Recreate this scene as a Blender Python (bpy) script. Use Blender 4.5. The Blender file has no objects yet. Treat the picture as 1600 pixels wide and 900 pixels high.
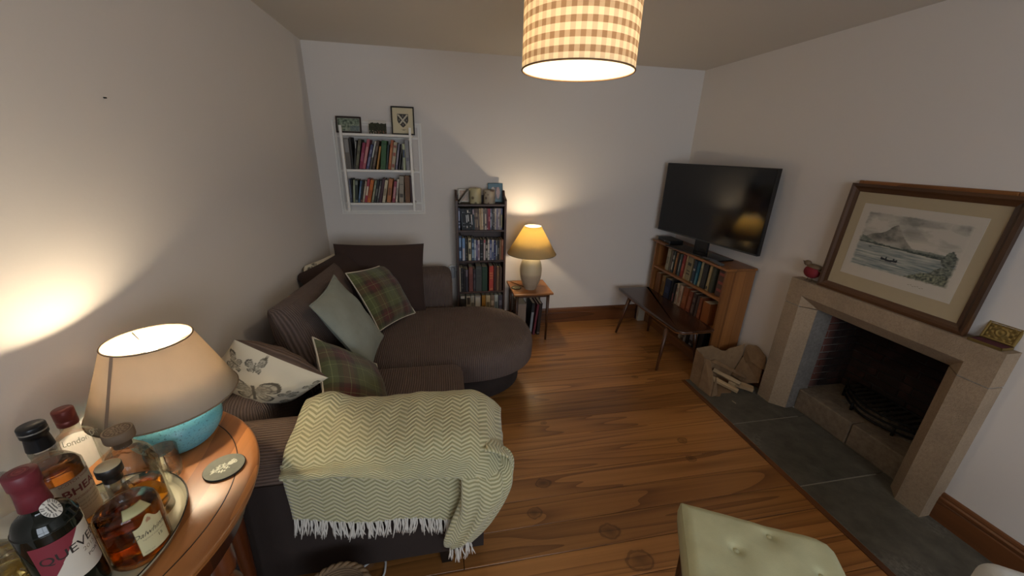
import bpy, bmesh, math, random
from mathutils import Vector, Matrix, noise
random.seed(4)
PI = math.pi
scene = bpy.context.scene
COL = scene.collection

# ------------------------------------------------------------------ camera
cam_d = bpy.data.cameras.new('camera')
cam = bpy.data.objects.new('camera', cam_d); COL.objects.link(cam)
cam_d.sensor_fit = 'HORIZONTAL'; cam_d.sensor_width = 36.0
cam_d.lens = 587.37 / 1600 * 36.0
cam_d.clip_start = 0.02
_r = Vector((0.98234869, -0.18507508, 0.02717117))
_u = Vector((0.03830017, 0.34117916, 0.9392177))
_f = Vector((0.18309602, 0.92159861, -0.3422453))
_m = Matrix((( _r.x, _u.x, -_f.x), (_r.y, _u.y, -_f.y), (_r.z, _u.z, -_f.z))).to_4x4()
_m.translation = Vector((0.95247, -3.44698, 1.67582))
cam.matrix_world = _m
scene.camera = cam

# ------------------------------------------------------------------ world, exposure
world = bpy.data.worlds.new('world'); scene.world = world
world.use_nodes = True
_bg = world.node_tree.nodes['Background']
_bg.inputs['Color'].default_value = (0.80, 0.89, 1.0, 1)
_bg.inputs['Strength'].default_value = 5.0
scene.view_settings.view_transform = 'Standard'
scene.view_settings.look = 'None'
scene.view_settings.gamma = 1.0
scene.view_settings.exposure = 0.55
scene.view_settings.use_curve_mapping = False
scene.cycles.use_denoising = True
scene.cycles.max_bounces = 10
scene.cycles.transparent_max_bounces = 24
scene.cycles.sample_clamp_indirect = 6.0
W, H, YB = 3.3457, 2.4, -5.4          # room width, height, y of the wall behind the camera
WIN = (0.75, 2.75, 0.85, 2.1)          # window in the wall behind the camera: x0 x1 z0 z1
LAMP_LEFT, LAMP_RIGHT, PENDANT_UP = 15.0, 18.0, 5.0
WARM = (1.0, 0.82, 0.57)
# portal: samples the daylight that comes in through the window opening
pd = bpy.data.lights.new('window_portal', 'AREA'); pd.shape = 'RECTANGLE'
pd.size, pd.size_y = WIN[1]-WIN[0], WIN[3]-WIN[2]
pd.cycles.is_portal = True
po = bpy.data.objects.new('window_portal', pd); COL.objects.link(po)
po.location = ((WIN[0]+WIN[1])/2, YB-0.1, (WIN[2]+WIN[3])/2); po.rotation_euler = (PI/2, 0, 0)

def bulb(name, loc, watts, parent=None, radius=0.03, color=WARM):
    l = bpy.data.lights.new(name, 'POINT'); l.energy = watts; l.color = color; l.shadow_soft_size = radius
    o = bpy.data.objects.new(name, l); COL.objects.link(o); o.location = loc
    if parent: o.parent = parent
    return o

# ------------------------------------------------------------------ colour and materials
def lin(c):
    return c/12.92 if c <= 0.04045 else ((c+0.055)/1.055)**2.4
def hx(s):
    s = s.lstrip('#')
    return tuple(lin(int(s[i:i+2], 16)/255) for i in (0, 2, 4)) + (1.0,)

class NT:
    def __init__(s, name):
        s.m = bpy.data.materials.new(name); s.m.use_nodes = True
        s.t = s.m.node_tree; s.p = s.t.nodes['Principled BSDF']; s.out = s.t.nodes['Material Output']
    def n(s, typ, **kw):
        nd = s.t.nodes.new('ShaderNode'+typ)
        for k, v in kw.items():
            if k.startswith('i_'):
                key = k[2:]
                key = int(key) if key.isdigit() else key.replace('_', ' ')
                s.set(nd.inputs[key], v)
            else: setattr(nd, k, v)
        return nd
    def set(s, sock, v):
        if isinstance(v, bpy.types.NodeSocket): s.t.links.new(v, sock)
        else: sock.default_value = v
    def P(s, **kw):
        for k, v in kw.items(): s.set(s.p.inputs[k.replace('_', ' ')], v)
        return s
    def math(s, op, a, b=None, c=None, clamp=False):
        nd = s.t.nodes.new('ShaderNodeMath'); nd.operation = op; nd.use_clamp = clamp
        s.set(nd.inputs[0], a)
        if b is not None: s.set(nd.inputs[1], b)
        if c is not None: s.set(nd.inputs[2], c)
        return nd.outputs[0]
    def ramp(s, fac, stops, interp='LINEAR'):
        nd = s.t.nodes.new('ShaderNodeValToRGB'); cr = nd.color_ramp; cr.interpolation = interp
        while len(cr.elements) < len(stops): cr.elements.new(0.5)
        for e, (p, c) in zip(cr.elements, stops):
            e.position = p; e.color = c if len(c) == 4 else (*c, 1)
        s.set(nd.inputs[0], fac)
        return nd.outputs['Color']
    def mix(s, fac, a, b, mode='MIX'):
        nd = s.t.nodes.new('ShaderNodeMix'); nd.data_type = 'RGBA'; nd.blend_type = mode
        s.set(nd.inputs[0], fac); s.set(nd.inputs[6], a); s.set(nd.inputs[7], b)
        return nd.outputs[2]
    def mapping(s, vec, scale=(1, 1, 1), loc=(0, 0, 0), rot=(0, 0, 0)):
        nd = s.n('Mapping'); s.set(nd.inputs['Vector'], vec)
        nd.inputs['Scale'].default_value = scale; nd.inputs['Location'].default_value = loc; nd.inputs['Rotation'].default_value = rot
        return nd.outputs[0]
    def noise(s, vec, scale, detail=3, rough=0.5, dist=0.0):
        nd = s.n('TexNoise'); s.set(nd.inputs['Vector'], vec)
        nd.inputs['Scale'].default_value = scale; nd.inputs['Detail'].default_value = detail
        nd.inputs['Roughness'].default_value = rough; nd.inputs['Distortion'].default_value = dist
        return nd.outputs[0]
    def bump(s, h, strength=0.3, dist=0.01):
        nd = s.n('Bump'); s.set(nd.inputs['Height'], h)
        nd.inputs['Strength'].default_value = strength; nd.inputs['Distance'].default_value = dist
        s.set(s.p.inputs['Normal'], nd.outputs[0]); return nd.outputs[0]
    def obj(s): return s.n('TexCoord').outputs['Object']
    def uv(s): return s.n('TexCoord').outputs['UV']
    def pos(s): return s.n('NewGeometry').outputs['Position']
    def rnd(s): return s.n('ObjectInfo').outputs['Random']
    def sep(s, v):
        nd = s.n('SeparateXYZ'); s.set(nd.inputs[0], v); return nd.outputs

MATS = {}
def plain(name, col, rough=0.6, metal=0.0, **kw):
    if name in MATS: return MATS[name]
    t = NT(name); c = hx(col) if isinstance(col, str) else col
    nz = t.noise(t.obj(), 25, 3)
    cc = t.mix(t.math('MULTIPLY', nz, 0.25), c, tuple(x*0.72 for x in c[:3])+(1,))
    t.P(Base_Color=cc, Roughness=rough, Metallic=metal, **kw)
    MATS[name] = t.m; return t.m

def m_paint(name, col, bump=0.08):
    t = NT(name); p = t.pos()
    n1 = t.noise(p, 3, 4); n2 = t.noise(p, 60, 3)
    c = hx(col)
    t.P(Base_Color=t.mix(t.math('MULTIPLY', n1, 0.18), c, tuple(x*0.86 for x in c[:3])+(1,)), Roughness=0.85)
    t.bump(n2, bump, 0.004); return t.m

def m_wood(name, c1, c2, c3, axis='x', rough=0.4, ring=9.0, stretch=0.1, fine=60, coord='obj', knots=None, coat=0.0, per=True, board=None):
    """grain runs along axis; contour bands of a stretched noise give cathedral figure"""
    t = NT(name); v = t.obj() if coord == 'obj' else t.pos()
    sc = {'x': (stretch, 1, 1), 'y': (1, stretch, 1), 'z': (1, 1, stretch)}[axis]
    if per:
        cb = t.n('CombineXYZ'); r = t.rnd()
        t.set(cb.inputs[0], t.math('MULTIPLY', r, 7.3)); t.set(cb.inputs[1], t.math('MULTIPLY', r, 13.7)); t.set(cb.inputs[2], t.math('MULTIPLY', r, 3.1))
        va = t.n('VectorMath', operation='ADD'); t.set(va.inputs[0], v); t.set(va.inputs[1], cb.outputs[0]); vv = va.outputs[0]
    else: vv = v
    m = t.mapping(vv, sc)
    base = t.noise(m, 4.0, 2, 0.45, 0.25)
    band = t.math('FRACT', t.math('MULTIPLY', base, ring))
    line = t.math('POWER', band, 3.2)
    m2 = t.mapping(vv, tuple((0.25*stretch if a == stretch else 1) for a in sc))
    fn = t.noise(m2, fine, 3, 0.6)
    big = t.noise(m, 1.7, 3, 0.5)
    col = t.ramp(big, [(0.25, hx(c1)), (0.75, hx(c2))])
    col = t.mix(t.math('MULTIPLY', line, 0.72), col, hx(c3))
    col = t.mix(t.math('MULTIPLY', t.math('SUBTRACT', fn, 0.35), 0.9, clamp=True), col, hx(c3))
    if per:
        hv = t.n('HueSaturation'); t.set(hv.inputs['Color'], col)
        t.set(hv.inputs['Value'], t.math('MULTIPLY_ADD', t.rnd(), 0.46, 0.78)); col = hv.outputs[0]
    if knots:
        tot = None; ringv = None
        wob = t.math('MULTIPLY', t.noise(v, 22, 3), 0.03)
        for (kx, ky, kr) in knots:
            mp = t.mapping(v, (0.75, 1, 0), (-kx*0.75, -ky, 0))
            ln = t.n('VectorMath', operation='LENGTH'); t.set(ln.inputs[0], mp)
            d = t.math('DIVIDE', t.math('ADD', ln.outputs['Value'], t.math('SUBTRACT', wob, 0.015)), kr)
            k = t.math('SUBTRACT', 1.15, d, clamp=True)
            rg = t.math('MULTIPLY', t.math('LESS_THAN', t.math('ABSOLUTE', t.math('SUBTRACT', d, 0.85)), 0.10), 0.5)
            k = t.math('MAXIMUM', t.math('MULTIPLY', k, 0.55), rg)
            tot = k if tot is None else t.math('MAXIMUM', tot, k)
        col = t.mix(tot, col, hx('#2a1408'))
    t.P(Base_Color=col, Roughness=rough)
    if coat: t.P(Coat_Weight=coat, Coat_Roughness=0.25)
    t.bump(t.math('ADD', fn, t.math('MULTIPLY', line, 0.4)), 0.12, 0.003)
    return t.m

def m_cord(name, c1, c2, pitch=0.0125, axis=0, rough=0.95, depth=0.006):
    t = NT(name); u = t.uv(); s = t.sep(u)
    nz = t.noise(u, 6, 4); x = t.math('ADD', s[axis], t.math('MULTIPLY', nz, 0.012))
    w = t.math('MULTIPLY_ADD', t.math('SINE', t.math('MULTIPLY', x, 2*PI/pitch)), 0.5, 0.5)
    col = t.mix(w, hx(c2), hx(c1))
    col = t.mix(t.math('MULTIPLY', t.noise(u, 9, 4, 0.6), 0.45), col, tuple(x*1.5 for x in hx(c1)[:3])+(1,))
    t.P(Base_Color=col, Roughness=rough, Sheen_Weight=0.35, Sheen_Roughness=0.5)
    t.set(t.p.inputs['Sheen Tint'], hx('#8a6f5c'))
    t.bump(t.math('ADD', w, t.math('MULTIPLY', t.noise(u, 260, 2), 0.3)), 0.7, depth); return t.m

def m_velvet(name, col, sheen='#7a685c'):
    t = NT(name); u = t.uv()
    nz = t.noise(u, 7, 4, 0.6)
    c = hx(col)
    t.P(Base_Color=t.mix(nz, tuple(x*0.75 for x in c[:3])+(1,), tuple(x*1.25 for x in c[:3])+(1,)), Roughness=0.95, Sheen_Weight=0.25)
    t.set(t.p.inputs['Sheen Tint'], hx(sheen))
    t.bump(t.noise(u, 300, 2), 0.25, 0.002); return t.m

def m_plaid(name):
    t = NT(name); s = t.sep(t.uv())
    G, B, R, L, D = hx('#565c36'), hx('#3a281c'), hx('#582624'), hx('#8c9260'), hx('#2f3320')
    def band(x, per, off):
        f = t.math('FRACT', t.math('ADD', t.math('DIVIDE', x, per), off))
        return t.ramp(f, [(0, G), (0.24, L), (0.255, G), (0.36, B), (0.46, R), (0.60, L), (0.612, R), (0.70, B), (0.78, D), (0.80, G), (0.93, L), (0.945, G)], 'CONSTANT')
    a = band(s[0], 0.235, 0.12); b = band(s[1], 0.235, 0.30)
    wv = t.math('GREATER_THAN', t.math('SINE', t.math('MULTIPLY', t.math('ADD', s[0], s[1]), 2*PI/0.004)), 0)
    col = t.mix(t.math('MULTIPLY_ADD', wv, 0.16, 0.42), a, b)
    col = t.mix(t.math('MULTIPLY', t.noise(t.uv(), 40, 4, 0.7), 0.3), col, hx('#5a4c3a'))
    t.P(Base_Color=col, Roughness=1.0, Sheen_Weight=0.2)
    t.bump(t.noise(t.uv(), 350, 2), 0.5, 0.003); return t.m

def m_herring(name, c1, c2):
    t = NT(name); s = t.sep(t.uv())
    per, pitch = 0.070, 0.0155
    tri = t.math('PINGPONG', t.math('DIVIDE', s[0], per/2), 1.0)
    v = t.math('MULTIPLY_ADD', tri, 0.022, s[1])
    w = t.math('MULTIPLY_ADD', t.math('SINE', t.math('MULTIPLY', v, 2*PI/pitch)), 0.5, 0.5)
    ws = t.ramp(w, [(0.35, (0, 0, 0, 1)), (0.6, (1, 1, 1, 1))])
    col = t.mix(ws, hx(c1), hx(c2))
    col = t.mix(t.math('MULTIPLY', t.noise(t.uv(), 12, 4), 0.3), col, hx(c1))
    t.P(Base_Color=col, Roughness=1.0, Sheen_Weight=0.3)
    t.bump(t.math('ADD', w, t.math('MULTIPLY', t.noise(t.uv(), 250, 2), 0.5)), 0.6, 0.005); return t.m

def m_stone(name, c1, c2, c3, scale=40, rough=0.9, bump=0.5):
    t = NT(name); p = t.pos()
    a = t.noise(p, scale, 4, 0.7); b = t.noise(p, 3.5, 4, 0.6); d = t.noise(p, scale*4, 3, 0.7)
    col = t.mix(t.ramp(a, [(0.38, (0, 0, 0, 1)), (0.66, (1, 1, 1, 1))]), hx(c1), hx(c2))
    col = t.mix(t.math('MULTIPLY', t.ramp(b, [(0.45, (0, 0, 0, 1)), (0.72, (1, 1, 1, 1))]), 0.6), col, hx(c3))
    t.P(Base_Color=col, Roughness=rough)
    t.bump(t.math('ADD', a, t.math('MULTIPLY', d, 0.6)), bump, 0.008); return t.m

def m_print(name, rough=0.7):
    t = NT(name); c = t.n('Attribute', attribute_name='Col')
    t.P(Base_Color=c.outputs['Color'], Roughness=rough); return t.m

def m_clear(name, tint=(0.97, 0.98, 0.97, 1), ior=1.45):
    t = NT(name); t.t.nodes.remove(t.p)
    tr = t.n('BsdfTransparent'); tr.inputs[0].default_value = tint
    gl = t.n('BsdfGlossy'); gl.inputs['Roughness'].default_value = 0.03
    fr = t.n('Fresnel'); fr.inputs[0].default_value = ior
    f = t.math('MULTIPLY_ADD', fr.outputs[0], 0.7, 0.0)
    mx = t.n('MixShader'); t.set(mx.inputs[0], f); t.set(mx.inputs[1], tr.outputs[0]); t.set(mx.inputs[2], gl.outputs[0])
    t.set(t.out.inputs[0], mx.outputs[0]); return t.m

def m_liquid(name, col):
    t = NT(name)
    t.P(Base_Color=hx(col), Roughness=0.0, IOR=1.34); t.set(t.p.inputs['Transmission Weight'], 1.0); return t.m

def m_shade(name, col, trans=0.5, tcol=None, extra=None):
    t = NT(name); t.t.nodes.remove(t.p)
    d = t.n('BsdfDiffuse'); tr = t.n('BsdfTranslucent')
    c = hx(col); c2 = hx(tcol) if tcol else c
    if extra: c = c2 = extra(t)
    else:
        nz = t.noise(t.mapping(t.obj(), (1, 1, 0.3)), 60, 3, 0.6)
        f = t.math('MULTIPLY', nz, 0.3)
        c = t.mix(f, c, tuple(x*0.8 for x in c[:3])+(1,)); c2 = t.mix(f, c2, tuple(x*0.8 for x in c2[:3])+(1,))
    t.set(d.inputs[0], c); t.set(tr.inputs[0], c2)
    mx = t.n('MixShader'); mx.inputs[0].default_value = trans
    t.set(mx.inputs[1], d.outputs[0]); t.set(mx.inputs[2], tr.outputs[0]); t.set(t.out.inputs[0], mx.outputs[0]); return t.m

# ------------------------------------------------------------------ mesh helpers
class MB:
    """collects vertices, faces, per-face material slots, uvs and colours for ONE mesh object"""
    def __init__(s): s.v = []; s.f = []; s.mi = []; s.uv = []; s.c = []; s.sm = []
    def add(s, vs, fs, mi=0, uvs=None, cols=None, smooth=False):
        b = len(s.v); s.v += [tuple(x) for x in vs]
        s.c += cols if cols else [(1, 1, 1, 1)]*len(vs)
        for k, f in enumerate(fs):
            s.f.append(tuple(b+i for i in f)); s.mi.append(mi); s.sm.append(smooth)
            s.uv.append([uvs[i] for i in f] if uvs else None)
        return s
    def box(s, lo, hi, mi=0, M=None):
        x0, y0, z0 = lo; x1, y1, z1 = hi
        vs = [Vector(p) for p in ((x0,y0,z0),(x1,y0,z0),(x1,y1,z0),(x0,y1,z0),(x0,y0,z1),(x1,y0,z1),(x1,y1,z1),(x0,y1,z1))]
        if M: vs = [M @ v for v in vs]
        return s.add(vs, [(0,3,2,1),(4,5,6,7),(0,1,5,4),(1,2,6,5),(2,3,7,6),(3,0,4,7)], mi)
    def bbox(s, lo, hi, r=0.004, seg=2, mi=0, M=None, smooth=False):
        bm = bmesh.new(); bmesh.ops.create_cube(bm, size=1)
        for v in bm.verts:
            v.co = Vector([(a+b)/2 + v.co[i]*(b-a) for i, (a, b) in enumerate(zip(lo, hi))])
        r = min(r, min(b-a for a, b in zip(lo, hi))*0.49)
        bmesh.ops.bevel(bm, geom=bm.edges[:], offset=r, segments=seg, affect='EDGES', profile=0.5)
        bm.verts.index_update()
        vs = [(M @ v.co) if M else v.co.copy() for v in bm.verts]
        s.add(vs, [[v.index for v in f.verts] for f in bm.faces], mi, smooth=smooth); bm.free(); return s
    def lathe(s, prof, n=32, mi=0, c=(0, 0, 0), M=None, a0=0, a1=2*PI, sx=1, sy=1, smooth=True, capb=False, capt=False):
        full = abs(a1-a0-2*PI) < 1e-6; cols = n if full else n+1; vs = []; uvs = []
        for (r, z) in prof:
            for i in range(cols):
                a = a0+(a1-a0)*i/n; p = Vector((c[0]+r*sx*math.cos(a), c[1]+r*sy*math.sin(a), c[2]+z))
                vs.append(M @ p if M else p); uvs.append((i/n, z))
        fs = []
        for j in range(len(prof)-1):
            for i in range(n):
                k = (i+1) % cols if full else i+1
                fs.append((j*cols+i, j*cols+k, (j+1)*cols+k, (j+1)*cols+i))
        s.add(vs, fs, mi, uvs, smooth=smooth)
        b = len(s.v)-len(vs)
        for cap, j in ((capb, 0), (capt, len(prof)-1)):
            if cap:
                ring = [b+j*cols+i for i in range(n)]
                if j == 0: ring.reverse()
                s.f.append(tuple(ring)); s.mi.append(mi); s.uv.append(None); s.sm.append(False)
        return s
    def tube(s, pts, r, n=8, mi=0, closed=False, caps=True, smooth=True):
        pts = [Vector(p) for p in pts]; rs = r if isinstance(r, (list, tuple)) else [r]*len(pts); vs = []; up = None
        N = len(pts)
        for i, p in enumerate(pts):
            a = pts[i-1] if (i > 0 or closed) else p; b = pts[(i+1) % N] if (i < N-1 or closed) else p
            d = (b-a).normalized()
            if up is None: up = Vector((0, 0, 1)) if abs(d.z) < 0.9 else Vector((1, 0, 0))
            x = d.cross(up).normalized(); up = x.cross(d).normalized()
            for k in range(n):
                t = 2*PI*k/n; vs.append(p + x*rs[i]*math.cos(t) + up*rs[i]*math.sin(t))
        fs = []
        for i in range(N if closed else N-1):
            j = (i+1) % N
            for k in range(n): l = (k+1) % n; fs.append((i*n+k, i*n+l, j*n+l, j*n+k))
        if caps and not closed: fs.append(tuple(range(n-1, -1, -1))); fs.append(tuple((N-1)*n+k for k in range(n)))
        return s.add(vs, fs, mi, smooth=smooth)
    def grid(s, fn, nu, nv, mi=0, uvfn=None, colfn=None, smooth=True, flip=False):
        vs = []; uvs = []; cols = []
        for j in range(nv+1):
            for i in range(nu+1):
                u, v = i/nu, j/nv; vs.append(fn(u, v)); uvs.append(uvfn(u, v) if uvfn else (u, v))
                if colfn: cols.append(colfn(u, v))
        fs = []
        for j in range(nv):
            for i in range(nu):
                a = j*(nu+1)+i; q = (a, a+1, a+nu+2, a+nu+1); fs.append(q[::-1] if flip else q)
        return s.add(vs, fs, mi, uvs, cols or None, smooth)
    def prism(s, poly, z0, z1, mi=0, M=None):
        n = len(poly); vs = [Vector((x, y, z0)) for x, y in poly] + [Vector((x, y, z1)) for x, y in poly]
        if M: vs = [M @ v for v in vs]
        return s.add(vs, [tuple(range(n-1, -1, -1)), tuple(range(n, 2*n))] + [(i, (i+1) % n, n+(i+1) % n, n+i) for i in range(n)], mi)
    def boxuv(s):
        """box-projected uvs in metres for every face without uvs"""
        for k, f in enumerate(s.f):
            if s.uv[k] is None:
                p = [Vector(s.v[i]) for i in f]; nrm = (p[1]-p[0]).cross(p[2]-p[1])
                a = max(range(3), key=lambda i: abs(nrm[i]))
                s.uv[k] = [((q.y, q.z), (q.x, q.z), (q.x, q.y))[a] for q in p]
        return s
    def build(s, name, mats, parent=None, loc=None, mat4=None, vis=True):
        me = bpy.data.meshes.new(name); me.from_pydata(s.v, [], s.f)
        mats = mats if isinstance(mats, (list, tuple)) else [mats]
        for m in mats: me.materials.append(m)
        me.polygons.foreach_set('material_index', s.mi); me.polygons.foreach_set('use_smooth', s.sm)
        if any(u is not None for u in s.uv):
            lay = me.uv_layers.new(name='UVMap'); flat = []
            for k, f in enumerate(s.f):
                for x in (s.uv[k] or [(0, 0)]*len(f)): flat += [x[0], x[1]]
            lay.data.foreach_set('uv', flat)
        if any(c != (1, 1, 1, 1) for c in s.c):
            ca = me.color_attributes.new('Col', 'FLOAT_COLOR', 'POINT'); fl = []
            for c in s.c: fl += list(c) if len(c) == 4 else list(c)+[1]
            ca.data.foreach_set('color', fl)
        me.update()
        o = bpy.data.objects.new(name, me); COL.objects.link(o)
        if parent: o.parent = parent
        if loc: o.location = loc
        if mat4: o.matrix_world = mat4
        return o

def tag(o, label=None, cat=None, group=None, kind=None):
    if label: o['label'] = label
    if cat: o['category'] = cat
    if group: o['group'] = group
    if kind: o['kind'] = kind
    return o
def thing(name, label, cat, loc=(0, 0, 0), rz=0, group=None):
    o = bpy.data.objects.new(name, None); COL.objects.link(o); o.empty_display_size = 0.05
    o.location = loc; o.rotation_euler = (0, 0, rz); return tag(o, label, cat, group)
def struct(o): o['kind'] = 'structure'; return o

def frame(c, u, v):
    """matrix with local x = u, local z = v (up in the plane), local -y = towards the viewer"""
    u = Vector(u).normalized(); v = Vector(v); v = (v-u*v.dot(u)).normalized(); y = v.cross(u)
    M = Matrix(((u.x, y.x, v.x), (u.y, y.y, v.y), (u.z, y.z, v.z))).to_4x4(); M.translation = Vector(c); return M

def softbox(mb, lo, hi, r=0.06, n=6, k=4, bulge=(0, 0, 0), mi=0, wob=0.0, seed=0):
    """rounded, slightly bulging block"""
    c = [(a+b)/2 for a, b in zip(lo, hi)]; h = [(b-a)/2 for a, b in zip(lo, hi)]
    rr = [min(r, x*0.98) for x in h]; rm = min(rr)
    def samp(i):
        a = h[i]-rm
        return [-h[i]+rm*t/k for t in range(k)] + [-a+2*a*t/n for t in range(n+1)] + [a+rm*(t+1)/k for t in range(k)]
    S = [samp(i) for i in range(3)]
    def pt(q):
        inn = [max(-(h[i]-rm), min(h[i]-rm, q[i])) for i in range(3)]
        d = Vector([q[i]-inn[i] for i in range(3)])
        if d.length > 1e-9: d = d.normalized()*rm
        p = Vector(inn)+d; nn = [p[i]/h[i] for i in range(3)]
        for i in range(3):
            o = [x for x in range(3) if x != i]
            p[i] += bulge[i]*(1-nn[o[0]]**2)*(1-nn[o[1]]**2)*nn[i]
        if wob:
            p += Vector((noise.noise(p*5+Vector((seed, 0, 0))), noise.noise(p*5+Vector((0, seed, 7))), noise.noise(p*5+Vector((3, 0, seed)))))*wob
        return p+Vector(c)
    for ax in range(3):
        a, b = [i for i in range(3) if i != ax]
        for sg in (-1, 1):
            A, B = S[a], S[b]; vs = []; uvs = []
            for y in B:
                for x in A:
                    q = [0, 0, 0]; q[a] = x; q[b] = y; q[ax] = sg*h[ax]; w = pt(q); vs.append(w)
                    uvs.append((x+c[a], y+c[b]))
            na = len(A); fs = []
            flip = (sg < 0) != (ax == 1)
            for j in range(len(B)-1):
                for i in range(na-1):
                    t = j*na+i; qd = (t, t+1, t+na+1, t+na); fs.append(qd[::-1] if flip else qd)
            mb.add(vs, fs, mi, uvs, smooth=True)
    return mb

def slab(mb, outline, rings, mi=0, uvoff=(0, 0)):
    """outline (ccw list of xy), rings = [(inset, z)...] bottom to top; capped; uv in metres"""
    n = len(outline); P = [Vector((x, y, 0)) for x, y in outline]; N = []
    for i in range(n):
        t = (P[(i+1) % n]-P[i-1]).normalized(); N.append(Vector((t.y, -t.x, 0)))
    arc = [0]
    for i in range(n): arc.append(arc[-1]+(P[(i+1) % n]-P[i]).length)
    vs = []
    for ins, z in rings:
        for i in range(n): q = P[i]-N[i]*ins; vs.append(Vector((q.x, q.y, z)))
    base = len(mb.v)
    mb.v += [tuple(v) for v in vs]; mb.c += [(1, 1, 1, 1)]*len(vs)
    top = max(z for _, z in rings)
    for j in range(len(rings)-1):
        flat = rings[j][1] > top-0.03
        for i in range(n):
            k = (i+1) % n; f = (base+j*n+i, base+j*n+k, base+(j+1)*n+k, base+(j+1)*n+i); mb.f.append(f); mb.mi.append(mi); mb.sm.append(True)
            if flat: mb.uv.append([(mb.v[q][0], mb.v[q][1]) for q in f])
            else: mb.uv.append([(arc[i], rings[j][1]), (arc[i+1], rings[j][1]), (arc[i+1], rings[j+1][1]), (arc[i], rings[j+1][1])])
    for j, rev in ((0, True), (len(rings)-1, False)):
        f = [base+j*n+i for i in range(n)]
        if rev: f.reverse()
        mb.f.append(tuple(f)); mb.mi.append(mi); mb.sm.append(rings[j][0] > 0.06); mb.uv.append([(mb.v[q][0], mb.v[q][1]) for q in f])
    return mb

def text_tris(txt, size, shear=0.0, align='CENTER', bold=0.0):
    cu = bpy.data.curves.new('lettering', 'FONT'); cu.body = txt; cu.size = size; cu.align_x = align; cu.shear = shear; cu.offset = bold
    cu.resolution_u = 3
    o = bpy.data.objects.new('lettering', cu); COL.objects.link(o)
    bpy.context.view_layer.update()
    dg = bpy.context.evaluated_depsgraph_get(); ev = o.evaluated_get(dg); me = ev.to_mesh()
    vs = [v.co.copy() for v in me.vertices]; fs = [tuple(p.vertices) for p in me.polygons]
    ev.to_mesh_clear(); bpy.data.objects.remove(o); bpy.data.curves.remove(cu)
    return vs, fs

def lathe_path(pts, n=6):
    """Catmull-Rom through profile points"""
    out = []
    for i in range(len(pts)-1):
        p0 = pts[max(i-1, 0)]; p1 = pts[i]; p2 = pts[i+1]; p3 = pts[min(i+2, len(pts)-1)]
        for k in range(n):
            t = k/n
            out.append(tuple(0.5*((2*b)+(c-a)*t+(2*a-5*b+4*c-d)*t*t+(-a+3*b-3*c+d)*t**3) for a, b, c, d in zip(p0, p1, p2, p3)))
    out.append(tuple(pts[-1])); return out

# ------------------------------------------------------------------ shared materials
M_WALL = m_paint('wall_paint', '#d6cfc8'); M_CEIL = m_paint('ceiling_paint', '#c9c1b6', 0.03)
M_TRIMW = plain('white_gloss_paint', '#e6e1d8', 0.45)
KN = [(1.449, -1.971, .032), (1.361, -2.138, .032), (1.685, -2.288, .04), (1.762, -2.437, .05), (2.401, -1.798, .026), (2.357, -1.944, .024), (1.578, -1.509, .018), (2.446, -1.093, .022)]
M_FLOOR = m_wood('pine_floor', '#b37c44', '#996532', '#5f3717', 'x', 0.34, 17.0, 0.05, 60, 'pos', KN, 0.3)
M_SKIRT = m_wood('stained_pine', '#7a4a26', '#60371a', '#3a200e', 'x', 0.4, 7, 0.1, 40, 'pos')
M_SKIRTY = m_wood('stained_pine_side', '#7a4a26', '#60371a', '#3a200e', 'y', 0.4, 7, 0.1, 40, 'pos')
M_DARKWOOD = m_wood('dark_stained_wood', '#4a2f22', '#38221a', '#1c100c', 'z', 0.45, 6, 0.1, 50)
M_SIDEWOOD = m_wood('honey_wood', '#b87a3a', '#9c6028', '#6d3f18', 'x', 0.35, 8, 0.1, 50)
M_SIDELEG = m_wood('brown_leg_wood', '#5a361c', '#472812', '#28150a', 'z', 0.4, 6, 0.1, 50)
M_STANDV = m_wood('pine_stand_upright', '#9c6737', '#85532a', '#55311a', 'z', 0.35, 7, 0.08, 45)
M_STANDH = m_wood('pine_stand_board', '#9c6737', '#85532a', '#55311a', 'y', 0.35, 7, 0.08, 45)
M_BENCH = m_wood('dark_bench_wood', '#55311c', '#3e2214', '#1d0f08', 'y', 0.22, 8, 0.08, 45, coat=0.4)
M_BENCHEDGE = m_wood('bench_edge_wood', '#8e5a2e', '#70431f', '#43240f', 'y', 0.3, 6, 0.1, 45)
M_TABLE = m_wood('yew_table', '#ad7340', '#955d2e', '#683c1b', 'y', 0.38, 6, 0.12, 40, coat=0.25)
M_TABLEDK = m_wood('table_leg_wood', '#70391a', '#592a12', '#301508', 'z', 0.3, 6, 0.1, 40, coat=0.3)
M_CORD = m_cord('brown_corduroy', '#675853', '#30261f')
M_CORDX = m_cord('brown_knit_corduroy', '#6c594e', '#3a2c24', 0.0135, 1)
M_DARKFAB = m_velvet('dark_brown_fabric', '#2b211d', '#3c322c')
M_VELVET = m_velvet('dark_brown_velvet', '#362620', '#6a5448')
M_SAGE = m_velvet('sage_velvet', '#878b80', '#b0b4a8')
M_CREAM = m_velvet('cream_cotton', '#cfc4b0', '#e0d8c8')
M_PLAID = m_plaid('tweed_plaid')
M_THROW = m_herring('herringbone_wool', '#99956e', '#cfc8a2')
M_FRINGE = plain('fringe_wool', '#d8d2c8', 0.95)
M_STONE = m_stone('sandstone', '#a58f75', '#937d65', '#7d6b57', 90, 0.9, 0.5)
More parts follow.
